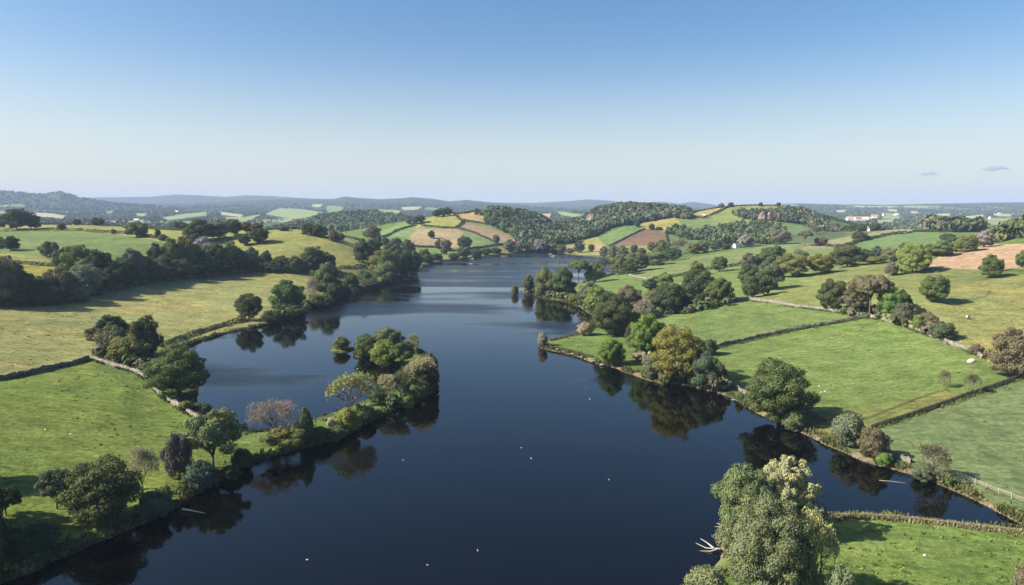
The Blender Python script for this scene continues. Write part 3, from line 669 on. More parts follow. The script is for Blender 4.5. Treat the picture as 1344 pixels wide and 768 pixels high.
PROTO = {}
def protos():
    def add(key, seed, nl, nc, cs, cz, rad, lobe, tr=(.028, .3), mat=None, **k):
        c, lobes = crown_proto('crown', seed, nl, nc, cs, cz, rad, lobe, **k)
        PROTO.setdefault(key, []).append((c, trunk_proto('trunk', seed, lobes, tr[0], tr[1], mat=mat)))
    for i in range(4): add('B', 11 + i, 44, 26000, .028, .47, (.37, .41, .40), (.085, .15), tr=(.028, .16), droop=-.93)
    for i in range(2): add('H', 61 + i, 110, 58000, .020, .47, (.38, .41, .40), (.065, .115), tr=(.026, .15), droop=-.93)      # large near trees
    for i in range(2): add('T', 21 + i, 44, 18000, .030, .52, (.34, .40, .42), (.09, .14), droop=-.85)
    for i in range(2): add('U', 31 + i, 34, 14000, .030, .70, (.38, .20, .08), (.08, .13), tr=(.024, .5), droop=-.15, inner=.1)
    for i in range(3): add('S', 41 + i, 40, 15000, .040, .42, (.36, .36, .34), (.12, .19), tr=(.03, .12), droop=-.8)
    for i in range(2): add('P', 51 + i, 40, 13000, .030, .55, (.38, .34, .34), (.06, .11), tr=(.024, .22), inner=.05, ragged=.25, droop=-.6)   # thin-leaved, patchy
    c, lobes = crown_proto('crown', 71, 64, 15000, .024, .62, (.38, .32, .26), (.05, .09), droop=-.55, inner=.0, huevar=.15)
    PROTO['G'] = [(c, trunk_proto('trunk', 71, lobes, .016, .34, nlimb=22, mat=PALEBARK))]
    c, lobes = crown_proto('crown', 72, 150, 95000, .0145, .52, (.39, .40, .42), (.05, .095), droop=-.7, huevar=.16, ragged=.12)
    PROTO['W'] = [(c, trunk_proto('trunk', 72, lobes, .02, .25, nlimb=20))]
    PROTO['X'] = [bare_proto(5, 0), bare_proto(6, 0)]
    PROTO['Y'] = [bare_proto(7, 2600), bare_proto(8, 3000, spread=.7)]
    PROTO['Z'] = [bare_proto(9, 1400, spread=.8, fork=.1)]
LEAFGAIN = 1.85
CRGB = dict(dk=(.042,.055,.026), md=(.054,.074,.030), br=(.070,.112,.028), ol=(.078,.090,.036), go=(.094,.097,.030), bn=(.084,.078,.050), pk=(.150,.134,.120), gy=(.088,.098,.058), yg=(.105,.125,.036), te=(.050,.068,.042), pl=(.090,.110,.058), pu=(.064,.058,.046), ru=(.095,.062,.042), st=(.16,.148,.108), cr=(.165,.16,.082), lt=(.070,.092,.042))
CRGB = {k: tuple(x * LEAFGAIN for x in v) for k, v in CRGB.items()}
def plant(px, base, top, w, kind, colr, label, cat, group=None, Y=(70, 11000), loc=None, dark=None):
    """one tree or shrub: Empty at its foot > crown and trunk"""
    foot = base - .30 * w * math.sin(math.atan(max(base - 276, 0) / F))
    x, y, z = loc or at(px, foot, *Y)
    sc = y / F
    cpx = math.cos(math.atan2(CAMZ - z, y))
    h = max((foot - top) * sc / max(cpx, .7), 1.0); wd = w * sc * y / math.hypot(x, y)
    g = random.Random(int(px * 131 + base * 17 + top))
    name = {'shrub': 'shrub', 'bush': 'shrub', 'bare tree': 'bare_tree'}.get(cat, 'broadleaf_tree')
    crown, trunk = g.choice(PROTO[kind])
    wy = wd * g.uniform(.88, 1.06)
    e = empty(name, (x, y, z - .05), g.uniform(-.6, .6) if abs(wd - h) < 0 else g.choice((0, math.pi)) + g.uniform(-.5, .5), (wd * 1.06, wy * 1.06, h * 1.06))
    tag(e, label, cat, group)
    small = kind in 'S'
    c = link(bpy.data.objects.new('foliage' if small else 'crown', crown), e)
    t = link(bpy.data.objects.new('stem' if small else 'trunk', trunk), e)
    j = g.uniform(.88, 1.12); q = CRGB[colr]; hv = g.uniform(-.08, .08)
    c.color = (q[0] * j * (1 + hv), q[1] * j, q[2] * j * (1 - hv), 1)
    return e

def wood_mass(name, label, cat, polys, y0, y1, spacing, h, pal, ncard=46, csize=.34, seed=1, shore=3.0):
    """a wood that reads as one mass: crowns of leaf clumps in one mesh"""
    g = np.random.default_rng(seed); P = np.concatenate([np.array(p, float) for p in polys])
    u0, u1 = (P[:, 0].min() - CX) / F, (P[:, 0].max() - CX) / F
    xs = [min(u0 * y0, u0 * y1), max(u1 * y0, u1 * y1)]
    nx, ny = int((xs[1] - xs[0]) / spacing) + 1, int((y1 - y0) / spacing) + 1
    X, Y = np.meshgrid(np.arange(nx) * spacing + xs[0], np.arange(ny) * spacing + y0, indexing='ij')
    X = (X + g.uniform(-.5, .5, X.shape) * spacing).ravel(); Y = (Y + g.uniform(-.5, .5, Y.shape) * spacing).ravel()
    SDv = lake_sd(X, Y); Z = height(X, Y, SDv); px, py = project(X, Y, Z)
    m = np.zeros(X.shape, bool)
    for p in polys: m |= in_poly(p, px, py)
    m &= (SDv > shore)
    X, Y, Z = X[m], Y[m], Z[m]
    return crowns_mesh(name, label, cat, X, Y, Z, h, pal, ncard, csize, g)
def crowns_mesh(name, label, cat, X, Y, Z, h, pal, ncard, csize, g):
    n = len(X); H = h * g.uniform(.5, 1.3, n); Rr = H * g.uniform(.42, .72, n)
    d = unit(g.normal(size=(n, ncard, 3)) + (0, 0, .35))
    lump = 1 + .25 * np.sin(d[..., 0] * 5 + X[:, None]) * np.sin(d[..., 1] * 5 + Y[:, None])
    rr = g.uniform(.72, 1.05, (n, ncard)) * lump
    Pp = np.stack([X[:, None] + d[..., 0] * Rr[:, None] * rr, Y[:, None] + d[..., 1] * Rr[:, None] * rr, Z[:, None] + (H * .52)[:, None] + d[..., 2] * (H * .46)[:, None] * rr], -1).reshape(-1, 3)
    Nn = unit(d.reshape(-1, 3) + .45 * g.normal(size=(n * ncard, 3)))
    sz = np.repeat(Rr * csize * 2, ncard)
    V, Fq = cards(Pp, Nn, sz, g)
    pal = np.array([CRGB[k] for k in pal]); c = pal[g.integers(0, len(pal), n)] * g.uniform(.75, 1.25, (n, 1))
    c = np.repeat(np.repeat(c, ncard, 0) * g.uniform(.8, 1.2, (n * ncard, 1)), 4, 0)
    o = link(bpy.data.objects.new(name, mesh_np(name, V, Fq, LEAFV, c)))
    return tag(o, label, cat, kind='stuff')
# ------------------------------------------------------------------ every tree and shrub one can tell apart
# photo x, foot, top, width, form, colour | label      ('#' starts a zone: depth range and group)
TREES = '''
# 60 330 | trees and shrubs along the near shore on the left
8 682 642 46 P dk | dark tree cut by the left edge above the shaded near bank
-45 640 560 80 B dk | dark tree just beyond the left edge of the near pasture
-62 738 590 120 B dk | tall dark tree beyond the left edge above the shaded shore
-105 700 575 110 B dk | tall dark tree second beyond the left edge above the shaded shore
-28 792 650 110 B dk | dark tree below the left corner of the shaded shore
-75 790 620 110 B dk | dark tree beyond the lower left corner of the shaded shore
20 738 700 70 S dk | low dark bush at the foot of the shaded bank in the lower left corner
55 725 690 50 S dk | dark bush in the bank's shade left of the broad double tree
75 674 618 50 P te | smaller green tree joined to the left side of the broad dark lakeside tree
138 695 611 96 B dk | broad dark lakeside tree with two crowns in the lower left
203 684 646 44 S te | blue-green bush at the water's edge right of the broad double tree
216 662 640 22 S go | small ochre bush between the round bare tree and the shaded bank
187 647 592 48 Z st | round grey twiggy tree standing alone on the near left pasture
236 630 572 40 S pu | purple-brown bush pressed against the left of the big lakeside tree
280 622 543 76 P lt | big olive-lit tree overhanging the shore left of the bare pinkish tree
265 652 610 46 S te | teal bush at the waterline below the big olive-lit tree
302 636 612 30 S dk | small dark bush at the waterline where the spit begins
318 618 590 26 S dk | dark low bush on the spit just right of the big olive-lit tree
# 120 330 | trees and shrubs on the hooked spit
362 588 529 62 X pk | bare pinkish tree with open twigs on the narrow spit
402 586 539 20 S md | slim dark upright bush between the two bare trees of the spit
376 602 563 54 P ol | spreading olive bush below the bare pinkish tree
420 586 562 34 S dk | dark low bush on the spit's steep side, left of the yellowish bare tree
440 580 560 30 S md | low green bush on the spit's edge right of the slim dark bush
459 556 494 56 Y cr | yellowish half-bare tree at the middle of the spit
456 570 535 32 S yg | yellow-olive bush at the foot of the yellowish half-bare tree
482 556 535 22 S md | small green bush on the spit's grassy side
496 533 508 24 S lt | yellow-green bush at the spit's bend
512 530 495 36 Y st | greyish half-leafed tree at the spit's bend
527 528 490 30 Z gy | grey twiggy tree leaning on the greyish half-leafed one
533 538 518 22 S yg | bright yellow-green bush on the outer tip of the bend
550 515 472 38 Y st | large grey-topped tree on the outer curve of the hook
561 515 478 30 B dk | dark tree on the hook's outer edge against open water
547 529 498 34 S ol | olive bush below the large grey-topped tree
562 506 466 26 P md | green tree at the hook's outer shoulder
505 483 448 32 S yg | round yellow-green bush facing the inner pool of the hook
528 485 450 32 P md | dark olive tree behind the round yellow-green bush
543 468 441 18 Z cr | small pale feathery tree on the far shoulder of the hook
508 465 431 44 B lt | broad dark-topped tree at the far end of the hook
482 470 441 30 S md | mid-green bushy tree at the far left end of the hook
448 459 443 20 S ol | olive bush alone on the tiny islet beside the hook
# 150 420 | trees by the wall on the left pasture
129 462 428 36 P bn | ragged dark brown tree at the left of the walled clump
150 462 415 54 B dk | tall dark tree at the back of the walled clump
150 470 430 44 S gy | grey-green bush in the middle of the walled clump
188 476 419 46 B dk | dark tree at the right of the walled clump
168 479 443 56 S ol | olive round tree in front of the walled clump
234 527 459 80 H md | big round dark oak between the stone wall and the inner bay
243 541 527 18 S go | small ochre bush beside the stone wall below the round oak
264 545 530 26 S dk | dark bush at the water's edge below the round oak
276 552 541 14 S dk | smallest dark waterside bush where the wall ends
# 200 700 | shore trees on the far left bank
327 421 387 34 B dk | dark tree at the head of the inner bay's reedy bank
356 424 409 24 S dk | low dark bush on the shore right of the bay-head tree
388 420 402 30 S dk | low shadowed bush at the waterline below the large shore tree
378 411 370 44 B md | large green shore tree left of the pink tree
411 398 367 20 Z pk | small pinkish bare tree on the left shore
428 391 348 38 B lt | tall green shore tree behind the pink tree
440 394 370 24 S dk | dark bush at the water right of the tall green shore tree
420 405 388 30 S dk | shadowed bush at the water below the tall green shore tree
461 384 360 20 B dk | dark shore tree left of the tree-covered point
452 391 376 20 S dk | dark bush at the waterline left of the tree-covered point
478 373 356 18 S lt | sunlit green bush on the grass by the tree-covered point
488 380 366 24 S dk | low bush at the waterline just left of the point
505 368 330 36 B ol | olive tree at the left of the tree-covered point
508 372 345 28 S lt | light green lower tree at the front of the point
527 365 330 30 B dk | dark tree at the middle of the tree-covered point
541 361 331 22 B dk | dark tree at the lake end of the tree-covered point
516 345 321 24 B dk | dark tree behind the tree-covered point
488 341 315 28 B dk | large dark tree at the foot of the olive hill above the point
476 345 316 22 B dk | dark tree left of the large one at the foot of the olive hill
# 700 1150 | trees and bushes below the patchwork hill
557 344 328 16 S dk | dark bush on the shore where the patchwork hill begins
549 347 336 14 S dk | low bush on the shore nearest the tree-covered point
536 335 316 18 B dk | dark round tree on the grass strip below the patchwork hill
520 325 313 14 S dk | dark round bush at the left foot of the patchwork hill
506 322 312 10 S dk | smaller dark bush second from the left below the patchwork hill
497 319 310 8 S dk | leftmost tiny bush below the patchwork hill
490 316 297 18 B bn | brownish tree at the edge of the wood left of the patchwork hill
482 312 302 12 B bn | small brown tree leaning against the distant wood's edge
561 345 334 18 S dk | shore bush below the pale strip of grass, left of a gap
573 342 333 16 S dk | shore bush second from the left under the pale strip
583 334 325 9 S ru | small rusty bush on the bank below the tan field
585 329 315 15 B bn | pair-left brown tree at the bottom of the tan field
576 327 315 11 B dk | dark tree at the bottom left of the tan field
566 313 303 9 B dk | lone round tree casting a shadow in the middle of the tan field
610 328 311 18 B dk | pointed dark tree at the bottom right of the tan field
608 339 325 18 B ol | olive shore tree below the pointed dark tree
596 341 333 14 S dk | dark shore bush left of the olive shore tree
624 337 327 18 S dk | dark shore bush right of the olive shore tree
637 335 326 16 S dk | dark shore bush midway along the patchwork hill's shore
650 333 325 16 S dk | dark shore bush near the right end of the patchwork hill's shore
651 320 309 9 B gy | small grey-green tree on the pinkish field's edge
668 331 315 16 B gy | grey tree beside the brown-roofed lakeside house
682 330 318 14 B gy | grey-green tree right of the brown-roofed lakeside house
694 330 319 14 B te | bluish tree at the head of the lake
# 1050 1500 | trees along the crest of the patchwork hill
572 285 276 10 B dk | first of the dark trees in the clump on the patchwork hill's crest
580 284 274 11 B dk | middle tree of the dark clump on the patchwork hill's crest
588 283 273 12 B dk | rightmost tree of the dark clump on the patchwork hill's crest
552 292 283 11 B dk | dark tree at the top end of the bright green strips
545 294 285 9 B dk | small dark tree beside the top end of the bright green strips
536 294 287 8 B bn | small brown tree on the skyline left of the bright green strips
626 282 274 8 B dk | leftmost crest tree beside the dark wood on the patchwork hill
633 283 275 9 B ol | olive crest tree beside the dark wood on the patchwork hill
641 284 274 11 B ol | larger olive crest tree touching the dark wood
# 560 1300 | trees at the head of the lake
709 334 315 15 P pk | brown-pink bare tree at the head of the lake
700 331 320 12 B gy | grey tree left of the brown-pink tree at the head of the lake
727 332 320 16 B ol | olive tree on the far shore right of the brown-pink tree
737 332 322 12 B bn | brown bush on the far shore behind the moored white boats
748 333 326 9 S ru | small rusty bush on the far shore right of the moored boats
760 332 318 14 B te | bluish dark tree on the far shore below the tan-green field
776 331 321 8 B dk | small dark tree beside the footpath on the far shore
793 338 324 12 B bn | brown tree on the far shore below the bright green slope
804 339 323 12 B gy | grey-green tree below the bright green slope
817 339 323 16 B gy | grey bushy tree below the ploughed field
832 333 322 10 B te | small pointed bluish tree below the ploughed field
842 334 326 12 S pu | purple-brown bush below the ploughed field
855 331 318 11 B bn | brown tree at the ploughed field's lower right corner
868 337 316 20 B ol | olive tree below the ploughed field's right end
862 349 330 30 B lt | broad green tree behind the long light green field
882 343 326 24 B dk | dark tree at the left tip of the long light green field
846 349 334 18 B ol | olive tree left of the broad green tree behind the field
890 334 315 20 Y gy | grey thin-leaved tree in the dip beyond the long field
877 331 318 14 Y gy | smaller thin-leaved grey tree in the dip beyond the long field
910 334 319 18 B ol | olive tree in the row along the long field's top, left end
923 332 316 16 B ol | second olive tree in the row along the long field's top
939 329 316 16 B te | bluish tree ending the row along the long field's top
952 327 320 14 S dk | dark low bush on the long field's top, left of the white cottage
979 324 309 22 B pk | brown-pink round tree beside the white cottage
# 1000 1500 | hedgerow trees on the far right hill
855 302 294 8 B dk | single dark tree between the bright green and the yellow field
886 304 294 11 B dk | left of two round trees side by side at the yellow field's foot
897 304 295 9 B dk | right of two round trees side by side at the yellow field's foot
836 298 290 8 B dk | dark tree at the top of the bright green slope under the crag
865 302 298 9 S dk | low hedge bush at the ploughed field's top corner
947 273 267 8 B gy | pale left tree of two on the skyline of the far right hill
959 272 266 8 B dk | dark right tree of two on the skyline of the far right hill
998 271 266 6 B dk | tiny lone tree on the skyline right of the pair
1022 272 266 6 B dk | tiny pointed tree at the right end of the hill's skyline
# 280 700 | trees on the wooded spit in the lake's right arm
676 387 376 9 S go | tiny golden bush on its own rock at the tip of the wooded spit
693 385 362 15 B bn | brownish tree alone on the small islet at the tip
714 389 353 24 B ol | olive tree at the water end of the wooded spit
737 391 353 34 B md | broad green tree second along the wooded spit
759 373 343 27 U ol | flat-topped tree with a tall bare trunk on the wooded spit
781 371 346 26 B ol | olive round tree at the land end of the wooded spit
748 391 376 15 S dk | small dark bush at the water under the flat-topped tree
753 397 387 14 S go | tan reedy bush on the shore below the wooded spit
773 400 371 28 B gy | grey-green tree on the shore beside the tan reedy bush
814 361 337 24 B ol | olive tree where the grey wall meets the water
835 357 333 32 B md | wide green tree right of the one by the grey wall
826 361 344 20 B dk | dark tree between the olive and the wide green tree by the wall
# 200 560 | trees of the right shore clumps
784 412 378 30 S yg | yellow-green bushy tree in the right shore clump
825 405 376 32 B bn | dark brownish tree behind the yellow-green bushy tree
806 443 388 58 H dk | biggest dark tree of the right shore clump
844 421 396 25 Z pk | pinkish bare round tree behind the biggest dark tree
858 411 383 28 S gy | grey-green bushy tree right of the pinkish bare tree
878 413 374 46 B dk | dark spreading tree with a brown top below the two hedge trees
896 409 388 24 B dk | dark tree filling the right of the spreading dark tree
853 382 366 20 B dk | small round dark tree on the grass of the light green field's foot
873 378 359 20 B yg | small pointed yellow-olive tree beside the small round dark one
862 393 378 18 S dk | dark bush between the small round tree and the spreading dark tree
917 402 357 40 B dk | left dark tree of the two large ones by the track
943 400 366 36 B md | right grey-green tree of the two large ones by the track
904 396 372 26 B dk | smaller dark tree left of the two large ones by the track
915 362 344 20 B go | small golden-brown tree standing on the dark hedge
944 353 334 20 B md | round green tree standing on the dark hedge
983 350 330 22 B bn | brown round tree standing on the dark hedge
994 346 329 12 B dk | slim dark tree beside the brown round one on the hedge
984 378 348 24 B dk | upper dark tree of the group left of the tall round trees
987 391 364 26 S md | lower green bush of the group left of the tall round trees
1003 388 360 24 B dk | dark tree at the lower right of that group by the stone wall's start
1010 382 345 36 B te | large blue-green tree beside the dark group above the stone wall
1013 342 315 38 B md | large round tree on the ridge left of the small pale one
1038 337 325 13 S dk | small dark bush between the large round tree and the small pale one
1052 342 323 20 Y gy | small pale grey-green tree on the ridge
1040 365 335 42 B ol | large olive tree in the line above the sloping pasture
1078 360 335 34 B go | yellow-brown tree in the line above the sloping pasture
1112 352 321 44 B dk | broad dark tree in the line above the sloping pasture
1135 344 328 24 S dk | dark low tree just right of the broad dark tree
1148 347 337 28 S ol | olive hedge bush at the end of the tree line
1151 337 319 19 B te | round blue-green tree on the far green field
1169 344 326 24 B gy | grey tree on the edge of the far green field
1188 335 317 18 B te | feathery bluish tree behind the big sunlit tree
1197 359 322 42 B yg | big sunlit yellow-green tree at the tan field's left corner
1209 355 328 24 B dk | dark tree tucked behind the big sunlit tree
1170 362 345 18 S bn | small brown bush by a pale stone on the sloping pasture
# 450 1200 | trees behind the tan field and along the far fields
1235 337 317 36 B ol | wide olive tree at the back edge of the tan field
1222 336 322 22 B dk | dark tree left of the wide olive tree behind the tan field
1268 331 310 30 B ol | tall olive tree behind the tan field
1256 331 317 16 S yg | small yellowish tree left of the tall olive tree behind the tan field
1291 325 304 26 B pk | pinkish-brown dome-shaped tree behind the tan field
1243 318 307 20 B dk | dark round tree below the long far wood
1251 321 311 16 B te | bluish tree at the foot of the long far wood
1128 316 304 20 B dk | dark spreading tree on the hedge between two far fields
1137 315 309 10 S dk | small hedge bush right of the dark spreading tree
1077 322 311 18 S bn | brown round bush at the end of the far field's hedge
1056 323 304 20 U bn | dark mushroom-shaped tree on the far field's edge
1072 307 298 14 P bn | brown thin tree above the mushroom-shaped tree
1024 321 303 26 B bn | grey-brown tree under the cliffed hill
1015 316 297 20 B gy | greyish tree above the grey-brown one under the cliffed hill
1120 303 294 14 B dk | first dark tree on the skyline left of the white farm shed
1133 303 293 16 B dk | second dark tree on the skyline left of the white farm shed
1148 301 291 16 B dk | dark tree on the skyline behind the white farm shed
# 200 600 | trees around the stone wall junction on the right
1093 410 369 34 B dk | dark upright tree behind the long pale stone wall
1122 414 381 36 P bn | brown bushy tree right of the dark upright one
1141 418 364 54 U bn | brown flat-crowned tree with a pale trunk at the wall junction
1168 417 378 36 B br | bright green tree right of the wall junction
1184 416 383 26 B dk | dark shaded side tree next to the bright green one
1187 429 399 30 S bn | brown-grey bush below the bright green tree
1205 434 414 16 S yg | yellow-green bush first in the row beside the stone wall
1219 434 411 24 S bn | brown bush second in the row beside the stone wall
1236 447 424 36 S te | blue-green spreading bush third in the row beside the stone wall
1281 467 452 20 S bn | brown bush near the lower end of the stone wall
1226 398 364 38 B md | lone tree in the middle of the yellowish hillside
1300 365 336 30 B md | lone green tree in front of the pale fence of the tan field
1313 356 343 10 S dk | small dark bush just right of the lone tree by the pale fence
1342 352 330 20 B md | green tree cut by the right edge beside the pale fence
1325 497 434 64 B bn | big brown and green tree at the right edge by the fence corner
1335 480 440 40 B ol | olive tree behind the big brown one at the right edge
1239 510 488 18 Z gy | small grey bare bush in the walled pasture
1275 518 492 24 Z gy | larger grey bare bush against the dark post fence
# 110 330 | trees and shrubs along the right bank
712 455 437 12 S st | pale bush standing at the very tip of the stony point
768 441 424 20 S st | pale tan bush near the base of the stony point
802 481 446 34 B br | bright green round tree on the stony bank
826 462 430 16 Z pu | purplish bare bush behind the bright green round tree
847 474 416 46 B br | tall bright green tree left of the golden tree
888 503 433 64 H go | big golden-olive tree on the right bank
857 499 469 26 S gy | grey-green bush at the water left of the golden tree
874 506 486 20 S ol | small olive bush at the foot of the golden tree
916 503 455 28 B dk | dark tree directly right of the golden tree
930 467 446 22 S dk | dark bush where the dark wall meets the bank
925 514 466 40 B te | teal-green tree overhanging the water right of the golden tree
941 513 474 26 B dk | dark tree at the right end of the waterside clump
970 527 514 10 S ol | tiny olive bush on the bank by the short stone wall
1022 562 480 92 H md | big round oak at the water's edge on the right bank
1041 567 538 32 S lt | light green bush at the foot of the right bank oak
1112 588 544 42 S gy | grey-green bush at the lower end of the dark post fence
1146 605 564 40 S bn | brown bush right of the grey-green one by the fence's end
1160 614 595 22 S br | small bright green bush at the water below the brown bush
1224 636 587 56 Z bn | brown twiggy bush overhanging the inlet
1213 634 608 34 S te | teal bush under the brown twiggy one at the inlet
1244 640 623 12 S yg | tiny yellow-green bush beside the pale rail fence
# 60 260 | trees of the near clump at the lower right
976 722 622 84 H lt | green domed tree at the left of the near clump
1030 714 610 84 G cr | golden pale-trunked tree at the top of the near clump
1056 712 655 58 P st | yellowish bush below the golden tree on its right
1002 812 666 122 W pl | huge grey-green tree in the middle of the near clump
1070 800 690 60 Y cr | straw-coloured thin tree at the right of the near clump
925 806 749 56 S pl | pale green bush at the bottom of the near clump by the water
1052 808 738 56 W pl | grey-green lower tree right of the huge one
1100 830 752 40 S pl | pale green bush at the bottom edge right of the near clump
1342 790 744 30 S bn | brown bush at the lower right corner
# 650 1300 | trees along the left hilltop
22 302 276 34 B dk | large dark tree at the left of the pair on the left hilltop
41 301 281 24 B dk | smaller dark tree at the right of the pair on the left hilltop
1 300 284 12 B dk | dark hilltop tree cut by the left edge
101 295 287 10 S dk | dark rounded bush on the hilltop's far hedge, left of the squat one
128 296 286 17 S md | squat green tree on the hilltop's far hedge
# 560 1000 | trees along the hedge between the upper left fields
81 303 294 11 B dk | small round tree on the hedge below the large hilltop pair
149 307 301 7 S ru | tiny rusty bush on the hedge of the left hill
180 312 292 34 B ol | broad olive tree on the hedge of the left hill
207 313 301 8 T dk | slim upright dark tree on the hedge right of the broad olive one
214 316 308 11 S bn | small ragged bush at the right end of the left hill's hedge
236 302 291 19 B dk | spreading dark tree on the skyline right of the yellow strip
263 317 290 40 B dk | biggest dark tree of the skyline clump above the long belt
286 314 291 32 B bn | brown-topped tree right of the biggest skyline one
250 316 301 20 P bn | brown ragged tree left of the biggest skyline one
307 309 289 20 B dk | dark dome-shaped tree on the skyline right of the clump
324 306 292 20 B bn | first brown tree right of the dark dome on the skyline
337 306 293 16 B bn | second brown tree right of the dark dome on the skyline
321 322 308 15 B dk | round tree standing alone on the olive hill's left slope
340 319 301 24 B dk | larger tree with a shadow on the olive hill's left slope
404 308 294 18 B dk | dark tree behind the white cottage on the olive hill's crest
420 311 296 24 B dk | dark tree right of the white cottage on the olive hill's crest
372 303 297 14 S lt | low pale bush on the olive hill's skyline
438 317 303 12 S ru | reddish brown bush on the olive hill's far hedge
447 316 306 10 S bn | brown bush next to the reddish one on the olive hill's far hedge
# 380 760 | trees in the small fields at the left
14 329 311 24 B dk | dark tree with a long shadow in the small left fields
2 327 312 14 S ru | rusty tree at the left edge beside the dark one
66 337 318 28 S gy | grey rounded tree at the foot of the bright left field
85 335 325 12 S dk | small dark bush right of the grey rounded tree
76 354 330 13 T gy | slim pale tree at the top of the long belt
'''
BELT = [  # the long belt of trees on the left hillside: photo x, foot, top, width, form, colour
 (-30,404,336,56,'B','dk'),(4,404,341,54,'B','bn'),(26,402,352,40,'B','dk'),(46,400,364,34,'B','dk'),(62,399,366,30,'B','dk'),(78,397,354,44,'B','bn'),(94,394,362,36,'B','pu'),(112,390,350,44,'B','gy'),
 (130,385,356,36,'B','dk'),(102,368,325,40,'B','ol'),(116,372,340,36,'B','ol'),(136,378,331,44,'B','dk'),(150,381,346,36,'B','dk'),(166,376,340,34,'B','dk'),(178,372,329,38,'B','bn'),(192,371,338,34,'B','dk'),
 (207,360,322,24,'B','dk'),(216,366,336,34,'B','dk'),(228,362,316,30,'B','ol'),(243,362,313,36,'B','ol'),(258,360,325,32,'B','dk'),(236,368,342,34,'B','dk'),(268,356,314,32,'S','pk'),(277,360,322,28,'B','gy'),
 (288,360,322,34,'B','dk'),(302,359,320,30,'B','ol'),(316,358,330,30,'B','dk'),(330,357,326,24,'B','gy'),(262,365,340,40,'B','dk'),(290,361,340,36,'B','dk'),(330,358,340,30,'B','dk'),
 (349,357,331,19,'B','dk'),(359,357,342,22,'B','dk'),(370,357,337,26,'B','dk'),(388,358,337,26,'B','ol'),(400,358,343,22,'B','dk'),(411,358,326,28,'B','dk'),(426,359,333,28,'B','dk'),(206,370,346,36,'B','dk'),(176,374,350,36,'B','dk'),(18,404,372,44,'S','dk'),(60,402,376,44,'S','dk'),(100,398,374,40,'S','gy')]
ORD = ('first second third fourth fifth sixth seventh eighth ninth tenth eleventh twelfth thirteenth fourteenth fifteenth sixteenth seventeenth eighteenth nineteenth twentieth '
       'twenty-first twenty-second twenty-third twenty-fourth twenty-fifth twenty-sixth twenty-seventh twenty-eighth twenty-ninth thirtieth').split()
CWORD = dict(dk='dark green', bn='brown-tinged', pu='purplish', gy='grey-green', ol='olive', pk='pinkish', md='green')
def build_trees():
    Y = None; grp = None
    for ln in TREES.strip().splitlines():
        if ln.startswith('#'):
            a, grp = ln[1:].split('|'); Y = tuple(float(v) for v in a.split()); grp = grp.strip(); continue
        a, lab = ln.split('|'); f = a.split(); lab = lab.strip()
        px, b, t, w = map(float, f[:4])
        cat = 'bush' if f[4] == 'S' or 'bush' in lab else 'bare tree' if f[4] in 'XZ' else 'tree'
        plant(px, b, t, w, f[4], f[5], lab, cat, grp, Y)
    seen = {}
    for px, b, t, w, k, c in sorted(BELT):
        n = seen[c] = seen.get(c, 0) + 1
        plant(px, b, t, w, k, c, '%s %s tree from the left in the long belt on the left hillside' % (ORD[n - 1], CWORD[c]), 'tree', 'trees of the long belt on the left hillside', (330, 640))
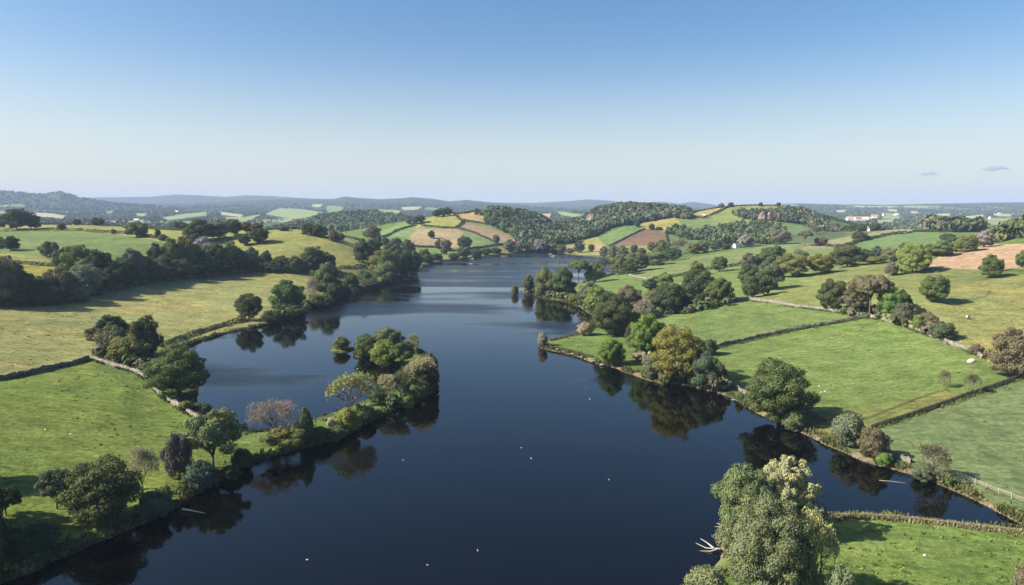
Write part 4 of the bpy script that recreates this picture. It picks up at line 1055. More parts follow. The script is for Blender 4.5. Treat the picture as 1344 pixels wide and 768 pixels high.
def build_woods():
    W = wood_mass
    W('crag_woods', 'dark woods covering the crag beside the lake head', 'woods', [[(718,300),(745,296),(772,280),(785,268),(815,262),(870,268),(905,280),(905,289),(880,286),(845,292),(800,300),(782,310),(738,323),(716,332),(700,330),(696,318)]], 1060, 1800, 7.5, 11, ['dk','dk','dk','te','te','bn'], 60)  # palette darkened too, for the shaded gorge side
    W('hillside_woods', 'dark woods on the steep right flank of the patchwork hill', 'woods', [[(636,284),(650,274),(690,276),(724,298),(738,310),(722,331),(690,330),(684,322),(676,312),(640,294)]], 1000, 1600, 7, 11, ['dk','dk','dk','te'], 60, seed=2)  # dark bluish palette puts the shade of the sun-averted flank into the colour
    W('cliff_woods', 'dark woods on the cliffed slope of the far right hill', 'woods', [[(962,281),(972,278),(997,279),(998,292),(984,289),(972,287)],[(997,279),(1014,279),(1014,281),(998,281.5)],[(1013,280),(1030,276),(1052,278),(1080,289),(1110,304),(1106,309),(1080,303),(1046,293),(1024,292),(1014,291)]], 1050, 1500, 5.5, 8, ['dk','dk','te','te','bn'], 50, seed=3)  # palette kept darker to carry the shade of this slope
    W('valley_woods', 'dark wooded bank in the dip below the far right hill', 'woods', [[(874,306),(900,309),(918,304),(950,300),(985,294),(1010,297),(1030,306),(1010,322),(975,318),(950,322),(925,316),(905,316)]], 820, 1300, 9, 9, ['dk','dk','md','te'], 50, seed=4)
    W('distant_wood', 'blue-green wood filling the low ground behind the olive hill', 'woods', [[(430,282),(456,273),(490,274),(520,284),(540,292),(540,305),(500,306),(400,306),(400,296)]], 1450, 2250, 13, 15, ['dk','md','te'], 46, seed=5)
    W('hilltop_wood', 'long brown-green wood on the ridge at the upper right', 'woods', [[(1158,300),(1162,294),(1190,294),(1210,300),(1262,310),(1282,312),(1290,306),(1250,296),(1180,290)]], 900, 1250, 11, 15, ['dk','bn','ol','dk'], 60, seed=6)
    W('corner_wood', 'green wood climbing to the right edge behind the tan field', 'woods', [[(1296,322),(1344,312),(1460,306),(1460,290),(1330,304),(1296,316)]], 560, 760, 9, 12, ['md','ol','dk'], 80, seed=7)
    # hedgerow trees and copses of the far valley, too many to tell apart
    g = np.random.default_rng(12)
    n = 120000
    Yf = np.exp(g.uniform(math.log(1500), math.log(5600), n)); Xf = Yf * g.uniform(-.92, .92, n)
    idv, ed, wood = far_land(Xf, Yf)
    Zf = height(Xf, Yf, np.full(n, 300.0))
    px, py = project(Xf, Yf, Zf)
    keep = (wood & (g.random(n) < .3)) | ((ed < .06) & (g.random(n) < .32)) | (g.random(n) < .002)
    for dy in (0, -1.5, -3.2): keep &= in_far_fields(px, py + dy, Yf) < 0
    keep &= ~((Yf < 1900) & (px > 770) & (px < 1110)) & ~((Yf < 1700) & (px > 480) & (px < 760))
    crowns_mesh('far_woods', 'hedgerow trees and copses scattered over the far blue valley', 'woods', Xf[keep], Yf[keep], Zf[keep], 7.5, ['dk','dk','md','te','bn'], 14, .75, g)

def build_undergrowth():
    P = [[(782,408),(800,442),(812,444),(835,428),(870,416),(905,412),(955,402),(950,395),(900,396),(850,402)], [(838,474),(868,500),(905,508),(950,516),(948,500),(900,485),(868,478)],
         [(345,428),(400,411),(462,391),(548,360),(548,350),(500,362),(455,378),(400,402),(352,416)], [(-60,404),(60,401),(140,386),(210,371),(340,358),(440,359),(440,354),(340,352),(200,364),(130,380),(60,392),(-60,394)],
         [(430,582),(470,562),(520,540),(566,516),(572,495),(560,478),(548,500),(530,520),(480,545),(430,566)], [(120,468),(150,478),(195,490),(205,480),(180,464),(140,458)], [(700,388),(740,393),(770,406),(776,400),(745,386),(705,382)],
         [(1092,412),(1140,418),(1190,430),(1240,446),(1245,436),(1190,418),(1140,408)]]
    wood_mass('undergrowth', 'low scrub and brambles filling the ground under the shore trees and tree belts', 'undergrowth', P, 150, 660, 3.4, 3.6, ['dk','dk','ol','md','bn'], 46, .36, seed=9, shore=.8)
# ------------------------------------------------------------------ walls, hedges, fences
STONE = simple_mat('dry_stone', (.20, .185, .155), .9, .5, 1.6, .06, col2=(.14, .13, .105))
DSTONE = simple_mat('shaded_dark_stone', (.15, .14, .11), .95, .45, 2.2, .06, col2=(.09, .095, .06))  # darker stone; shade on walls facing away from the sun put into the colour
WOOD = simple_mat('weathered_wood', (.30, .265, .21), .85, .3, 3)
DWOOD = simple_mat('dark_wood', (.10, .085, .065), .9, .35, 3)
ROCK = simple_mat('cliff_rock', (.30, .225, .18), .95, .4, .35, .5, col2=(.15, .125, .105))
def path3(pts, Y, step=1.5, jit=.25):
    P = np.array([at(px, py, *Y) for px, py in pts])[:, :2]
    if len(P) > 2: P = smooth_line(P, 6)
    L = np.r_[0, np.cumsum(np.hypot(*np.diff(P, axis=0).T))]
    n = max(int(L[-1] / step), 2); s = np.linspace(0, L[-1], n + 1)
    X = np.interp(s, L, P[:, 0]); Yv = np.interp(s, L, P[:, 1])
    X = X + (fbm(s * .25, s * 0 + px, 2) - .5) * jit * 2; Yv = Yv + (fbm(s * .25 + 40, s * 0 + px, 2) - .5) * jit * 2
    Z = height(X, Yv)
    return np.stack([X, Yv, Z], -1)
def frame2(P):
    d = np.gradient(P[:, :2], axis=0); d = unit(d); return d, np.stack([-d[:, 1], d[:, 0]], -1)
def stone_wall(pts, Y, label, h=1.25, mat=None, group='stone walls between the fields'):
    P = path3(pts, Y, 1.0); d, nrm = frame2(P); g = np.random.default_rng(abs(int(pts[0][0])) + 5)
    o = P.mean(0); mat = mat or STONE; n = len(P)
    e = tag(empty('stone_wall', (float(o[0]), float(o[1]), float(o[2]))), label, 'stone wall', group)
    hh = h * (1 + .34 * (fbm(np.arange(n) * .35, np.zeros(n) + pts[0][1], 3) - .5) * 2) * g.uniform(.93, 1.07, n)
    prof = [(-.36, -.3), (-.33, .35), (-.24, 1.0), (.24, 1.0), (.33, .35), (.36, -.3)]
    V = np.empty((n, 6, 3))
    for k, (a, b) in enumerate(prof):
        V[:, k, :2] = P[:, :2] + nrm * (a + g.uniform(-.05, .05, n))[:, None]; V[:, k, 2] = P[:, 2] + np.where(b > 0, b * hh, b)
    V = (V - o).reshape(-1, 3); i = np.arange(n * 6).reshape(n, 6)
    Fq = np.concatenate([np.stack([i[:-1, k], i[1:, k], i[1:, k + 1], i[:-1, k + 1]], -1) for k in range(5)])
    link(bpy.data.objects.new('wall_body', mesh_np('wall_body', V, Fq, mat)), e)
    b = MB()
    for k in range(n - 1):
        for q in (.0, .5):
            p = P[k] * (1 - q) + P[k + 1] * q - o; s = g.uniform(.4, 1.4)
            b.box((p[0], p[1], p[2] + hh[k] + .13 * s - .04), (.46, .42 * s, .30 * s), math.atan2(d[k, 1], d[k, 0]) + g.uniform(-.2, .2), .75)
    b.build('coping', mat, e)
    return e
def hedge(pts, Y, label, h=1.8, w=1.6, colr='dk', dens=26, cs=.8, group='hedges between the fields'):
    P = path3(pts, Y, 1.6, .5); d, nrm = frame2(P); g = np.random.default_rng(abs(int(pts[0][0] * 3 + pts[0][1]))); n = len(P)
    o = P.mean(0); hh = h * (.7 + .7 * fbm(np.arange(n) * .3, np.zeros(n) + pts[0][0], 3))
    m = n * dens; k = g.integers(0, n, m); th = g.uniform(-.15, math.pi + .15, m); r = g.uniform(.75, 1.1, m)
    off = np.cos(th) * w * .5 * r; up = np.maximum(np.sin(th), -.1) * r
    al = g.uniform(-.9, .9, m)
    C = np.stack([P[k, 0] + nrm[k, 0] * off + d[k, 0] * al, P[k, 1] + nrm[k, 1] * off + d[k, 1] * al, P[k, 2] + .1 + up * hh[k]], -1)
    N3 = unit(np.stack([nrm[k, 0] * np.cos(th), nrm[k, 1] * np.cos(th), np.sin(th)], -1) + .5 * g.normal(size=(m, 3)))
    V, Fq = cards(C - o, N3, np.full(m, cs), g)
    T = np.repeat(g.uniform(.75, 1.25, (m, 1)) * np.ones(3), 4, 0)
    ob = link(bpy.data.objects.new('hedge', mesh_np('hedge', V, Fq, LEAF, T)))
    ob.location = o; ob.color = (*CRGB[colr], 1)
    return tag(ob, label, 'hedge', group)
def fence(pts, Y, label, gap=3.0, h=1.25, mat=None, rails=(.45, .8, 1.1), pal=False, lim=99):
    mat = mat or WOOD; P = path3(pts, Y, gap, .05); n = len(P); o = P.mean(0); d, nrm = frame2(P); g = np.random.default_rng(abs(int(pts[0][0])))
    e = tag(empty('wooden_fence', tuple(float(v) for v in o)), label, 'fence', 'wooden fences around the fields')
    pm = MB(); pm.box((0, 0, h * .5 - .1), (.17, .17, h + .2), 0, .85); me = pm.mesh('post', mat)
    for k in range(min(n, lim)):
        c = link(bpy.data.objects.new('post', me), e); c.location = P[k] - o; c.rotation_euler = (g.uniform(-.06, .06), g.uniform(-.06, .06), math.atan2(d[k, 1], d[k, 0])); c.scale = (1, 1, g.uniform(.92, 1.1))
    for z in rails:
        b = MB(); b.tube([P[k] - o + Vector((nrm[k, 0] * .11, nrm[k, 1] * .11, z)) for k in range(n)], [.06] * n, 4); b.build('rail', mat, e)
    if pal:
        b = MB()
        for k in range(n - 1):
            L = float(np.hypot(*(P[k + 1] - P[k])[:2])); m = max(int(L / .34), 1)
            for q in range(m):
                p = P[k] + (P[k + 1] - P[k]) * ((q + .5) / m) - o
                b.box((p[0] - nrm[k, 0] * .1, p[1] - nrm[k, 1] * .1, p[2] + h * .46), (.27, .04, h * g.uniform(.82, .98)), math.atan2(d[k, 1], d[k, 0]) + g.uniform(-.05, .05))
        b.build('palings', mat, e)
    return e
def build_lines():
    sw, hg = stone_wall, hedge
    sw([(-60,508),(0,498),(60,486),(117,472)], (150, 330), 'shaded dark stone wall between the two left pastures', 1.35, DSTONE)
    sw([(119,471),(150,481),(184,492),(206,514),(235,535),(262,552)], (130, 330), 'pale stone wall curving past the big round oak on the left', 1.3)
    sw([(965,393),(1040,402),(1095,409),(1139,416)], (280, 430), 'long pale stone wall leading up to the wall junction tree', 1.4)
    sw([(1143,417),(1200,433),(1260,457),(1290,471)], (180, 340), 'pale stone wall descending right from the wall junction', 1.35)
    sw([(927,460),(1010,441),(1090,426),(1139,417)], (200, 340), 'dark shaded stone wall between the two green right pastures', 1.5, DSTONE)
    sw([(946,503),(966,511),(984,521)], (170, 300), 'short grey stone wall near the water beside the teal tree', 1.2)
    sw([(1053,540),(1070,549),(1084,556)], (150, 260), 'short broken stone wall beside the right bank oak', 1.2)
    sw([(816,359),(835,364),(858,367)], (440, 660), 'low grey stone wall running inland from the right arm of the lake', 1.3)
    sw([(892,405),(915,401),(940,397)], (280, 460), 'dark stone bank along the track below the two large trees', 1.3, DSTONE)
    sw([(1160,596),(1180,602),(1196,608)], (120, 220), 'short pale wall above the small bright bush on the right bank', 1.0)
    fence([(1212,352),(1250,353),(1290,353),(1344,351),(1380,350)], (360, 520), 'pale post fence along the lower edge of the tan field', 3, 1.5, rails=(.4, .8, 1.2))
    fence([(1143,564),(1200,545),(1270,520),(1338,497)], (150, 250), 'dark board fence with posts slanting across the right pastures', 2.6, 1.5, DWOOD, (.5, 1.2), True)
    fence([(1252,624),(1290,640),(1344,661),(1380,676)], (100, 200), 'pale rail fence beside the inlet at the lower right', 2.6, 1.4)
    fence([(1085,679.5),(1150,679.5),(1220,687),(1290,695),(1340,700)], (90, 170), 'sparse stake fence on the tufted bank of the near inlet', 6, .9, rails=(.7,))
    D = (430, 1000)
    hg([(-20,304),(40,303),(90,303),(150,306),(216,316)], (560, 860), 'long dark hedge under the yellow strip on the left hill', 2.6, 2.4)
    hg([(42,293),(100,294.5),(165,297),(238,303)], (600, 900), 'dark hedge on the skyline of the left hill', 2.4, 2.4)
    hg([(12,346),(45,348),(74,350)], (420, 620), 'short dark hedge between the two small left fields', 2.0, 2)
    hg([(342,303),(372,301.5),(402,302),(440,309),(475,315)], (560, 800), 'dark hedge over the crest of the olive hill', 2.0, 2.2)
    hg([(432,355),(462,352),(492,349)], (480, 680), 'dark hedge at the foot of the olive hill', 2.2, 2.2)
    hg([(210,456),(235,446),(270,434),(300,426),(322,421)], (230, 420), 'reedy bank hedge along the inner bay', 1.6, 3.0, 'ol', 40)
    E = (850, 1450)
    hg([(596,282),(602,287),(607,292),(598,300)], E, 'crooked hedge down the middle of the patchwork hill', 3, 3, dens=18, cs=1.5)
    hg([(598,300),(578,299),(553,297)], E, 'hedge above the tan field on the patchwork hill', 2.6, 3, dens=18, cs=1.5)
    hg([(607,290),(622,292),(639,295)], E, 'hedge below the top tan field of the patchwork hill', 3, 3, dens=18, cs=1.5)
    hg([(600,300),(624,307),(648,318)], E, 'long slanting hedge beside the pinkish field of the patchwork hill', 2.6, 3, dens=18, cs=1.5)
    hg([(502,312),(520,304),(545,296)], E, 'hedge between the two bright green strips', 3, 3, dens=18, cs=1.5)
    hg([(541,324),(566,325),(590,326)], E, 'hedge under the tan field on the patchwork hill', 2.6, 3, dens=18, cs=1.5)
    hg([(610,328),(635,325),(660,322)], E, 'hedge under the green foot of the patchwork hill', 2.4, 3, dens=18, cs=1.5)
    hg([(596,281.5),(612,280),(624,278)], E, 'skyline hedge of the patchwork hill', 2.6, 3, dens=18, cs=1.5)
    H = (900, 1500)
    hg([(893,285),(912,285.5),(930,285)], H, 'dark hedge under the top yellow field of the far right hill', 3, 3, dens=18, cs=1.5)
    hg([(930,284),(946,277),(961,271)], H, 'dark hedge climbing to the pair of skyline trees', 3, 3, dens=18, cs=1.5)
    hg([(893,283),(920,277),(946,272.5)], H, 'skyline hedge of the top yellow field on the far right hill', 2, 2.6, dens=18, cs=1.5)
    hg([(962,271),(985,270),(1018,270.5)], H, 'skyline hedge right of the pair on the far right hill', 2, 2.6, dens=18, cs=1.5)
    hg([(874,305),(875,312),(876,318)], H, 'short hedge at the right end of the ploughed field', 2.4, 2.6, dens=18, cs=1.5)
    hg([(800,323),(824,311),(846,301)], H, 'thin hedge between the bright green slope and the ploughed field', 1.6, 2.4, dens=18, cs=1.5)
    hg([(858,367),(878,364),(900,361),(925,355),(960,350)], (380, 720), 'dark hedge across the light green fields, under the golden tree', 2.2, 2.2)
    hg([(960,350),(985,346),(1010,344)], (380, 760), 'dark hedge continuing past the brown round tree', 2.0, 2.2)
    hg([(768,371),(785,366),(806,360)], (480, 680), 'low dark bank hedge along the wooded spit', 1.6, 2.2)
    hg([(1075,322),(1110,324),(1130,317),(1160,310),(1195,306)], (600, 1050), 'dark hedge between the two far right fields', 3, 3.2, dens=20, cs=1.3)
    hg([(1198,305),(1222,304.5),(1244,305)], (640, 1050), 'hedge at the foot of the long far wood', 2.4, 3, dens=20, cs=1.3)
    hg([(1100,303),(1130,301.5),(1165,299.5)], (760, 1100), 'skyline hedge beside the white farm shed', 2, 2.6, dens=20, cs=1.3)

# ------------------------------------------------------------------ houses, boats, birds and the small things
WHITE = simple_mat('white_render', (.78, .76, .72), .8, .1, .6)
PINKW = simple_mat('pinkish_render', (.62, .45, .36), .8, .1, .6)
SLATE = simple_mat('slate_roof', (.12, .12, .13), .7, .3, 2)
TILE = simple_mat('brown_tile_roof', (.20, .105, .075), .8, .3, 2)
RED = simple_mat('red_tile_roof', (.34, .13, .09), .8, .3, 2)
GLASS = simple_mat('dark_glass', (.03, .035, .045), .15, .1, 1)
DOORM = simple_mat('painted_door', (.06, .09, .08), .5, .1, 1)
def house(px, py, Y, w, d, h, rz, label, wall=None, roof=None, cat='cottage', group=None, nwin=3):
    x, y, z = at(px, py, *Y)
    e = tag(empty('barn' if cat == 'barn' else 'cottage', (x, y, z - .3), rz), label, cat, group)
    rh = d * .42; b = MB(); a, c = w / 2, d / 2
    b.poly([(-a,-c,-1),(a,-c,-1),(a,c,-1),(-a,c,-1),(-a,-c,h),(a,-c,h),(a,c,h),(-a,c,h),(-a,0,h+rh),(a,0,h+rh)], [(0,1,5,4),(2,3,7,6),(1,2,6,9,5),(3,0,4,8,7)])
    b.build('wall', wall or WHITE, e)
    r = MB(); t, o = .18, .35
    for s in (-1, 1):
        P = []
        for zz in (.02, t):
            P += [(-a - o, s * (c + o), h - o * rh / c + zz), (a + o, s * (c + o), h - o * rh / c + zz), (a + o, s * .002, h + rh + zz), (-a - o, s * .002, h + rh + zz)]
        r.poly(P, [(0,1,2,3),(4,7,6,5),(0,4,5,1),(1,5,6,2),(2,6,7,3),(3,7,4,0)])
    ro = r.build('roof', roof or SLATE, e)
    if cat != 'barn':
        ch = MB(); ch.box((a * .8, 0, h + rh + .5), (.7, .9, 1.6)); ch.build('chimney', wall or WHITE, ro)
    for k in range(nwin):
        q = MB(); q.box((-a + w * (k + .5) / nwin, -c - .02, h * .55), (1.1, .12, 1.2)); wo = q.build('window', GLASS, e)
    q = MB(); q.box((a * .1 if nwin % 2 == 0 else w / nwin * .5 , -c - .03, .35 + .3), (1.0, .12, 2.0)); q.build('door', DOORM, e)
    return e
def boat(px, py, label, L=5.0, rz=0.0, colr=None):
    x, y = on_plane(px, py); e = tag(empty('small_boat', (x, y, 0), rz), label, 'boat', 'small boats on the far end of the lake')
    b = MB(); st = [(-.5, .62, .55), (-.25, .9, .5), (.1, 1, .52), (.35, .7, .6), (.5, .05, .8)]; P = []
    for t, wv, hv in st:
        ww = wv * L * .19; P += [(t * L, -ww, hv * .9), (t * L, -ww * .6, -.15), (t * L, ww * .6, -.15), (t * L, ww, hv * .9)]
    f = [(i * 4 + k, i * 4 + k + 1, i * 4 + k + 5, i * 4 + k + 4) for i in range(4) for k in range(3)] + [(0, 3, 2, 1), (16, 17, 18, 19)]
    b.poly(P, f); b.build('hull', colr or WHITE, e)
    c = MB(); c.box((.08 * L, 0, .72), (L * .3, L * .22, .7), 0, .75); c.build('cabin', WHITE, e)
    s = MB(); s.box((-.28 * L, 0, .35), (.3, L * .3, .08)); s.build('seat', WOOD, e)
    return e
def build_small():
    house(412,308,(560,780),9,6,3.2,.5,'white cottage among dark trees on the olive hill')
    house(968,325,(700,1000),10,6,3.4,.35,'white cottage beside the brown-pink tree above the long field')
    house(1143,301,(780,1100),13,8,3.4,.3,'white farm shed on the skyline below the far fields', cat='barn', roof=WHITE)
    house(676,320,(880,1150),11,8,3.6,-.3,'brown-roofed house in the trees on the left of the lake head', PINKW, TILE)
    house(704,329,(880,1150),7,5,3.2,.4,'small pale house at the head of the lake', PINKW, SLATE)
    house(924,285,(1100,1450),7,5,3,.4,'tiny white barn under the top yellow field', cat='barn', roof=WHITE)
    far = [(60,279),(44,284),(88,280),(179,291),(186,292),(192,293),(232,279),(246,278),(289,279),(700,283),(690,284),(1113,289),(1126,288),(1133,287),(1141,289),(1149,286),(1160,283),(1176,283),(1205,287),(1213,286),(1243,291),(1312,281),(1330,282),(1085,286),(1300,287)]
    far.sort()
    for i, (px, py) in enumerate(far):
        red = px in (1126, 1133, 1149)
        lab = '%s farmhouse in the far valley, %s from the left' % ('red-roofed' if red else 'tiny white', ORD[i])
        house(px, py, (1900, 5200), 16 if not red else 30, 10, 6.5, (i * .7) % 1.2 - .6, lab, WHITE, RED if red else SLATE if i % 3 else WHITE, 'farmhouse', 'farmhouses scattered over the far valley')
    boat(617,347,'small white boat alone in the open far water', 5.5, .2)
    boat(620,340,'white boat close to the shore below the patchwork hill', 4.5, .5)
    boat(722,334,'left white boat of two moored by the far shore', 6, -.2)
    boat(726,336.5,'right white boat of two moored by the far shore', 6, .4)
    # birds
    b = MB(); b.tube([(-.34,0,.10),(-.2,0,.1),(-.02,0,.09),(.14,0,.10),(.2,0,.19),(.22,0,.28),(.27,0,.31),(.36,0,.29)], [.015,.09,.14,.10,.055,.05,.055,.012], 8)
    gm = b.mesh('water_bird', simple_mat('white_feathers', (.75,.74,.7), .7, .1, 4), True)
    for i, (px, py) in enumerate([(403,735),(627,723),(561,742),(529,604),(684,588),(697,602),(770,509),(774,524),(799,630)]):
        x, y = on_plane(px, py); o = link(bpy.data.objects.new('water_bird', gm)); o.location = (x, y, 0); o.rotation_euler = (0, 0, i * 1.7); o.scale = (.65,) * 3
        tag(o, 'white water bird floating on the open dark lake', 'bird', 'white birds floating on the lake')
    # cow
    x, y, z = at(1270, 419, 200, 420)
    me = bpy.data.meshes.new('cow'); J = [((-.75,0,1.15),.36),((-.2,0,1.1),.42),((.45,0,1.15),.36),((.85,0,1.3),.22),((1.12,0,1.45),.19),((1.42,0,1.28),.11),
        ((-.8,.24,.75),.16),((-.86,.26,.42),.085),((-.82,.26,.02),.08),((-.8,-.24,.75),.16),((-.88,-.26,.42),.085),((-.82,-.26,.02),.08),
        ((.5,.22,.7),.13),((.52,.22,.38),.08),((.5,.22,.02),.08),((.5,-.22,.7),.13),((.54,-.22,.38),.08),((.5,-.22,.02),.08),((-1.12,0,1.2),.05),((-1.2,0,.7),.04),
        ((1.08,.22,1.52),.06),((1.08,-.22,1.52),.06)]
    E = [(0,1),(1,2),(2,3),(3,4),(4,5),(0,6),(6,7),(7,8),(0,9),(9,10),(10,11),(2,12),(12,13),(13,14),(2,15),(15,16),(16,17),(0,18),(18,19),(4,20),(4,21)]
    me.from_pydata([j[0] for j in J], E, []); o = link(bpy.data.objects.new('cow', me))
    sk = o.modifiers.new('skin', 'SKIN'); ss = o.modifiers.new('smooth', 'SUBSURF'); ss.levels = 1; ss.render_levels = 1
    for v, j in zip(me.skin_vertices[0].data, J): v.radius = (j[1], j[1])
    me.skin_vertices[0].data[1].use_root = True
    m, nt, N, L = new_mat('black_and_white_hide'); out = N('ShaderNodeOutputMaterial'); bs = N('ShaderNodeBsdfPrincipled'); L(bs.outputs[0], out.inputs[0]); bs.inputs['Roughness'].default_value = .7
    tc = N('ShaderNodeTexCoord'); no = N('ShaderNodeTexNoise'); no.inputs['Scale'].default_value = 1.3; L(tc.outputs['Object'], no.inputs['Vector'])
    cr = N('ShaderNodeValToRGB'); cr.color_ramp.interpolation = 'CONSTANT'; cr.color_ramp.elements[0].color = (.02,.02,.02,1); cr.color_ramp.elements[1].color = (.75,.73,.7,1); cr.color_ramp.elements[1].position = .52
    L(no.outputs[0], cr.inputs[0]); L(cr.outputs[0], bs.inputs['Base Color']); me.materials.append(m)
    o.location = (x, y, z - .02); o.rotation_euler = (0, 0, .3)
    tag(o, 'black and white cow standing on the yellowish hillside', 'cow')
    # boulders and stones
    def stone(px, py, Y, s, label, seed, mat=STONE, group=None, name='boulder', zoff=.25, loc=None):
        import bmesh
        x, y, z = loc or at(px, py, *Y); bm = bmesh.new(); bmesh.ops.create_icosphere(bm, subdivisions=3, radius=1); g = np.random.default_rng(seed); k = g.normal(size=(5, 3)) * 1.6
        for v in bm.verts:
            c = v.co; f = 1 + .12 * sum(math.sin(float(q @ np.array(c)) + i) for i, q in enumerate(k)) / 1.2; v.co = (c.x * s[0] * f, c.y * s[1] * f, c.z * s[2] * f)
        me = bpy.data.meshes.new(name); bm.to_mesh(me); bm.free(); me.materials.append(mat)
        o = link(bpy.data.objects.new(name, me)); o.location = (x, y, z + s[2] * zoff); return tag(o, label, name.replace('_', ' '), group)
    PS = simple_mat('pale_stone', (.55, .51, .45), .9, .25, 2, .05)
    stone(1275,475,(150,330),(1.5,1.1,.8),'large pale boulder in the corner of the walled pasture',1,PS)
    stone(1161,364,(350,520),(1.6,1.2,1.0),'pale boulder beside the small brown bush on the sloping pasture',2,PS)
    for i, (px, py, l) in enumerate([(1075,507,'upper white stone lying in the walled pasture'),(1078,515,'lower left white stone lying in the walled pasture'),(1083,514,'lower right white stone lying in the walled pasture'),
        (60,564,'white stone lying in the near left pasture'),(93,570,'pale stone right of the other in the near left pasture'),(1214,729,'white stone lying in the field at the lower right')]):
        stone(px, py, (90, 300), (.28,.22,.18), l, 10 + i, PS, name='field_stone')
    for i, (px, py) in enumerate([(722,453),(732,459),(741,461),(752,465),(764,469),(779,475),(792,480),(862,500),(872,503),(964,526),(1076,577)]):
        g = random.Random(i); stone(px, py, (100, 340), (g.uniform(.7,1.4), g.uniform(.6,1.1), g.uniform(.4,.7)), '%s rock from the left along the stony waterline of the right bank' % ORD[i], 30 + i, STONE, 'rocks along the right waterline', 'shore_rock', .1)
    # dark clumps of rush in the fields
    # driftwood
    def limb(px, py, pts, r, label, name='fallen_log', mat=PALEBARK):
        x, y = on_plane(px, py, .1); b = MB()
        for p in pts: b.tube(p, [r * (1 - .75 * i / (len(p) - 1)) for i in range(len(p))], 7)
        o = b.build(name, mat); o.location = (x, y, 0); return tag(o, label, name.replace('_', ' '))
    limb(254,671,[[(-2.4,.3,.35),(-1,.1,.3),(.6,-.2,.15),(2.6,-.7,.0)]],.26,'pale fallen log lying in the water at the shaded shore')
    limb(940,723,[[(1.8,-.6,.5),(.4,0,.5),(-1.6,.6,.3),(-3.2,1.7,.7)],[(.4,0,.5),(-1.2,-.6,.3),(-3.0,-.5,.35)],[(-.4,.2,.5),(-1.2,1.3,.9),(-2.2,2.4,1.2)]],.17,'bleached dead branch reaching into the water below the near clump','dead_branch')
    limb(948,693,[[(1.4,-.6,.4),(.2,0,.4),(-1.4,.3,.2)],[(.2,0,.4),(-.8,.8,.7)]],.15,'short bleached branch at the waterline under the green domed tree','dead_branch')
    limb(1172,632,[[(-2.6,.8,.03),(0,.1,.08),(2.4,-.9,.1)]],.08,'thin sunken branch showing in the inlet','dead_branch')
    # rock faces
    def cliff(px, py, Y, w, h, rz, label, seed):
        x, y, z = at(px, py, *Y); g = np.random.default_rng(seed); nx, nz = 14, 12
        U, Vv = np.meshgrid(np.linspace(-.5, .5, nx), np.linspace(-.12, 1, nz), indexing='ij')
        bulge = (1 - (2 * U) ** 2) * w * .28 * (1 - .35 * np.maximum(Vv, 0)) + g.uniform(-.06, .06, U.shape) * w
        X = U * w * (1 - .25 * np.maximum(Vv, 0) ** 3); Yy = -bulge; Zz = Vv * h * (1 - .3 * (2 * U) ** 2) + g.uniform(-.04, .04, U.shape) * h
        V = np.stack([X, Yy, Zz], -1).reshape(-1, 3); back = V.copy(); back[:, 1] += w * .5
        i = np.arange(nx * nz).reshape(nx, nz); f = np.stack([i[:-1, :-1], i[1:, :-1], i[1:, 1:], i[:-1, 1:]], -1).reshape(-1, 4); m_ = nx * nz
        ring = np.r_[i[:, 0], i[-1, 1:], i[::-1, -1][1:], i[0, ::-1][1:-1]]; r2 = np.roll(ring, -1)
        F_ = np.r_[f, f[:, ::-1] + m_, np.stack([ring, ring + m_, r2 + m_, r2], -1)]
        o = link(bpy.data.objects.new('rock_cliff', mesh_np('rock_cliff', np.r_[V, back], F_, ROCK))); o.location = (x, y, z); o.rotation_euler = (0, 0, rz); return tag(o, label, 'cliff')
    cliff(777,292,(1380,1600),26,19,-.35,'pinkish bare rock face at the left end of the wooded crag',1)
    cliff(1001,294,(1050,1350),15,21,-.2,'left of two pinkish rock faces in the cliffed hill',2)
    cliff(1010,294,(1050,1350),14,19,.1,'right of two pinkish rock faces in the cliffed hill',3)
    # tufted grass: along the inlet bank, along the water's edge, at the foot of the walls
    def tufts(C, pal, hmin, hmax, g, name, label, wd=(.05, .12)):
        C[:, 2] = height(C[:, 0], C[:, 1]); sdv = lake_sd(C[:, 0], C[:, 1]); C = C[sdv > .05]; m = len(C)
        a = g.uniform(0, 6.283, m); hh = g.uniform(hmin, hmax, m); s = np.stack([np.cos(a), np.sin(a), 0 * a], -1) * g.uniform(wd[0], wd[1], m)[:, None]
        top = C + np.stack([g.normal(size=m) * .25 * hh, g.normal(size=m) * .25 * hh, hh], -1)
        V = np.stack([C - s, C + s, top + s * .4, top - s * .4], 1).reshape(-1, 3)
        pal = np.array(pal)[g.integers(0, len(pal), m)] * g.uniform(.75, 1.25, (m, 1))
        tag(link(bpy.data.objects.new(name, mesh_np(name, V, np.arange(m * 4).reshape(-1, 4), LEAFV, np.repeat(pal, 4, 0)))), label, 'grass', kind='stuff')
    g = np.random.default_rng(5); P = path3([(1050,683),(1085,680),(1150,679.5),(1220,686.5),(1290,694.5),(1338,699)], (80, 170), .25, .3); k = g.integers(0, len(P), 6500)
    tufts(P[k] + g.normal(size=(len(k), 3)) * .5, [(.23,.20,.105),(.16,.17,.06),(.26,.235,.155)], .25, .85, g, 'tall_grass', 'pale tufted grass along the bank of the near inlet')
    seg = np.roll(lake, -1, 0) - lake; Ls = np.hypot(seg[:, 0], seg[:, 1]); okS = (lake[:, 1] > 75) & (lake[:, 1] < 620)
    pr = np.where(okS, Ls, 0); k = g.choice(len(lake), 60000, p=pr / pr.sum()); C = lake[k] + seg[k] * g.random((len(k), 1)); nn = np.stack([seg[k, 1], -seg[k, 0]], -1) / (Ls[k, None] + 1e-6)
    sgn = np.where(lake_sd(C[:, 0] + nn[:, 0] * 1.5, C[:, 1] + nn[:, 1] * 1.5) > 0, 1, -1)[:, None]; C = C + nn * sgn * np.abs(g.normal(size=(len(k), 1))) * 1.6
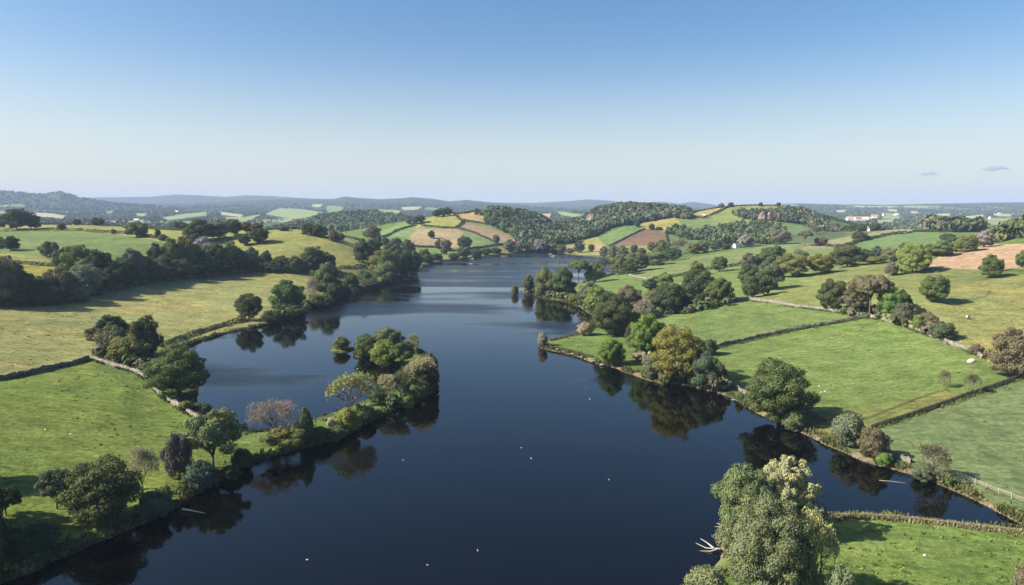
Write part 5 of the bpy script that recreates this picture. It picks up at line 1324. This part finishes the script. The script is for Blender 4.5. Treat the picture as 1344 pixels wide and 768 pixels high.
    C = C[g.random(len(C)) < np.clip((fbm(C[:, 0] / 5, C[:, 1] / 5, 3) - .38) * 5, 0, 1)]
    tufts(np.c_[C, C[:, 0]], [(.075,.095,.03),(.10,.11,.045),(.15,.14,.07),(.055,.075,.028)], .25, 1.0, g, 'bank_plants', 'rushes and rough grass growing along the banks of the lake', (.1, .28))
    W_ = []
    for q in (([(-60,509),(0,499),(60,487),(117,473)],(150,330)),([(119,472),(150,482),(184,493),(206,515),(235,536),(262,553)],(130,330)),([(965,394),(1040,403),(1095,410),(1139,417)],(280,430)),([(1143,418),(1200,434),(1260,458),(1290,472)],(180,340)),
        ([(927,461),(1010,442),(1090,427),(1139,418)],(200,340)),([(1143,565),(1200,546),(1270,521),(1338,498)],(150,250))): W_.append(path3(q[0], q[1], .5))
    W_ = np.concatenate(W_); k = g.integers(0, len(W_), 15000); C = W_[k] + g.normal(size=(len(k), 3)) * .55; C = C[g.random(len(C)) < np.clip((fbm(C[:, 0] / 7, C[:, 1] / 7, 3) - .42) * 6, .05, 1)]
    tufts(C, [(.09,.13,.04),(.13,.15,.05),(.06,.085,.03)], .2, .8, g, 'wall_weeds', 'weeds and long grass along the foot of the walls', (.1, .25))
    # rough tufts standing in the pastures
    g = np.random.default_rng(21); n = 60000; Y = np.exp(g.uniform(math.log(85), math.log(480), n)); X = Y * g.uniform(-.85, .9, n)
    sd = lake_sd(X, Y); Z = height(X, Y, sd); col = land_colour(X, Y, Z, sd); cl = fbm(X / 22 + 3, Y / 22, 3)
    ok = (sd > 2.5) & (g.random(n) < np.clip(col[:, 3], .1, 1) * np.clip((cl - .48) * 3, .02, .35)); X, Y, Z, col = X[ok], Y[ok], Z[ok], col[ok]; m = len(X); q = 6
    P = np.repeat(np.stack([X, Y, Z], -1), q, 0) + g.normal(size=(m * q, 3)) * np.array([.28, .28, 0]) + (0, 0, .10)
    V, Fq = cards(P, unit(g.normal(size=(m * q, 3)) + (0, 0, .9)), np.repeat(g.uniform(.2, .5, m), q), g)
    T = np.repeat(np.repeat(col[:, :3] * g.uniform(.75, 1.3, (m, 1)) * np.array([1.05, 1, .95]), q, 0), 4, 0)
    tag(link(bpy.data.objects.new('grass_tufts', mesh_np('grass_tufts', V, Fq, LEAFV, T))), 'rough grass tufts dotted over the pastures', 'grass', kind='stuff')
    # clouds
    cm, nt, N, L = new_mat('cloud_vapour'); oo = N('ShaderNodeOutputMaterial'); vv = N('ShaderNodeVolumePrincipled'); L(vv.outputs[0], oo.inputs['Volume'])
    vv.inputs['Color'].default_value = (.50, .55, .68, 1); vv.inputs['Density'].default_value = .007  # grey-blue vapour colour stands in for the clouds' unlit sides
    import bmesh
    for i, (px, py, wpx, hpx, l) in enumerate([(1219,228,28,5,'larger dark wisp of cloud low in the right sky'),(1306,221,34,6,'pale grey cloud strip near the right edge of the sky'),(958,219,9,4,'tiny dark wisp of cloud in the middle of the sky'),(1276,255,10,5,'small pale puff of cloud just above the right hills')]):
        x, y, z = at_depth(px, py, 15500); q = 15500 / F; bm = bmesh.new(); g = np.random.default_rng(i + 3); wv = wpx * q / 2; hv = hpx * q / 2
        bmesh.ops.create_icosphere(bm, subdivisions=4, radius=1); k = g.normal(size=(6, 3)) * 2.6
        for v in bm.verts:
            c = v.co; f = 1 + .22 * sum(math.sin(float(qq @ np.array(c)) * 1.3 + j) for j, qq in enumerate(k)) / 1.5; v.co = (c.x * wv * f, c.y * wv * .4 * f, c.z * hv * f * (1.0 - .35 * abs(c.x)) + .25 * hv * c.x)
        me = bpy.data.meshes.new('cloud'); bm.to_mesh(me); bm.free(); me.materials.append(cm)
        o = link(bpy.data.objects.new('cloud', me)); o.location = (x, y, z); tag(o, l, 'cloud', 'small clouds in the sky')
protos(); build_light(); build_land(); build_water(); build_haze(); build_trees(); build_woods(); build_undergrowth(); build_lines(); build_small()
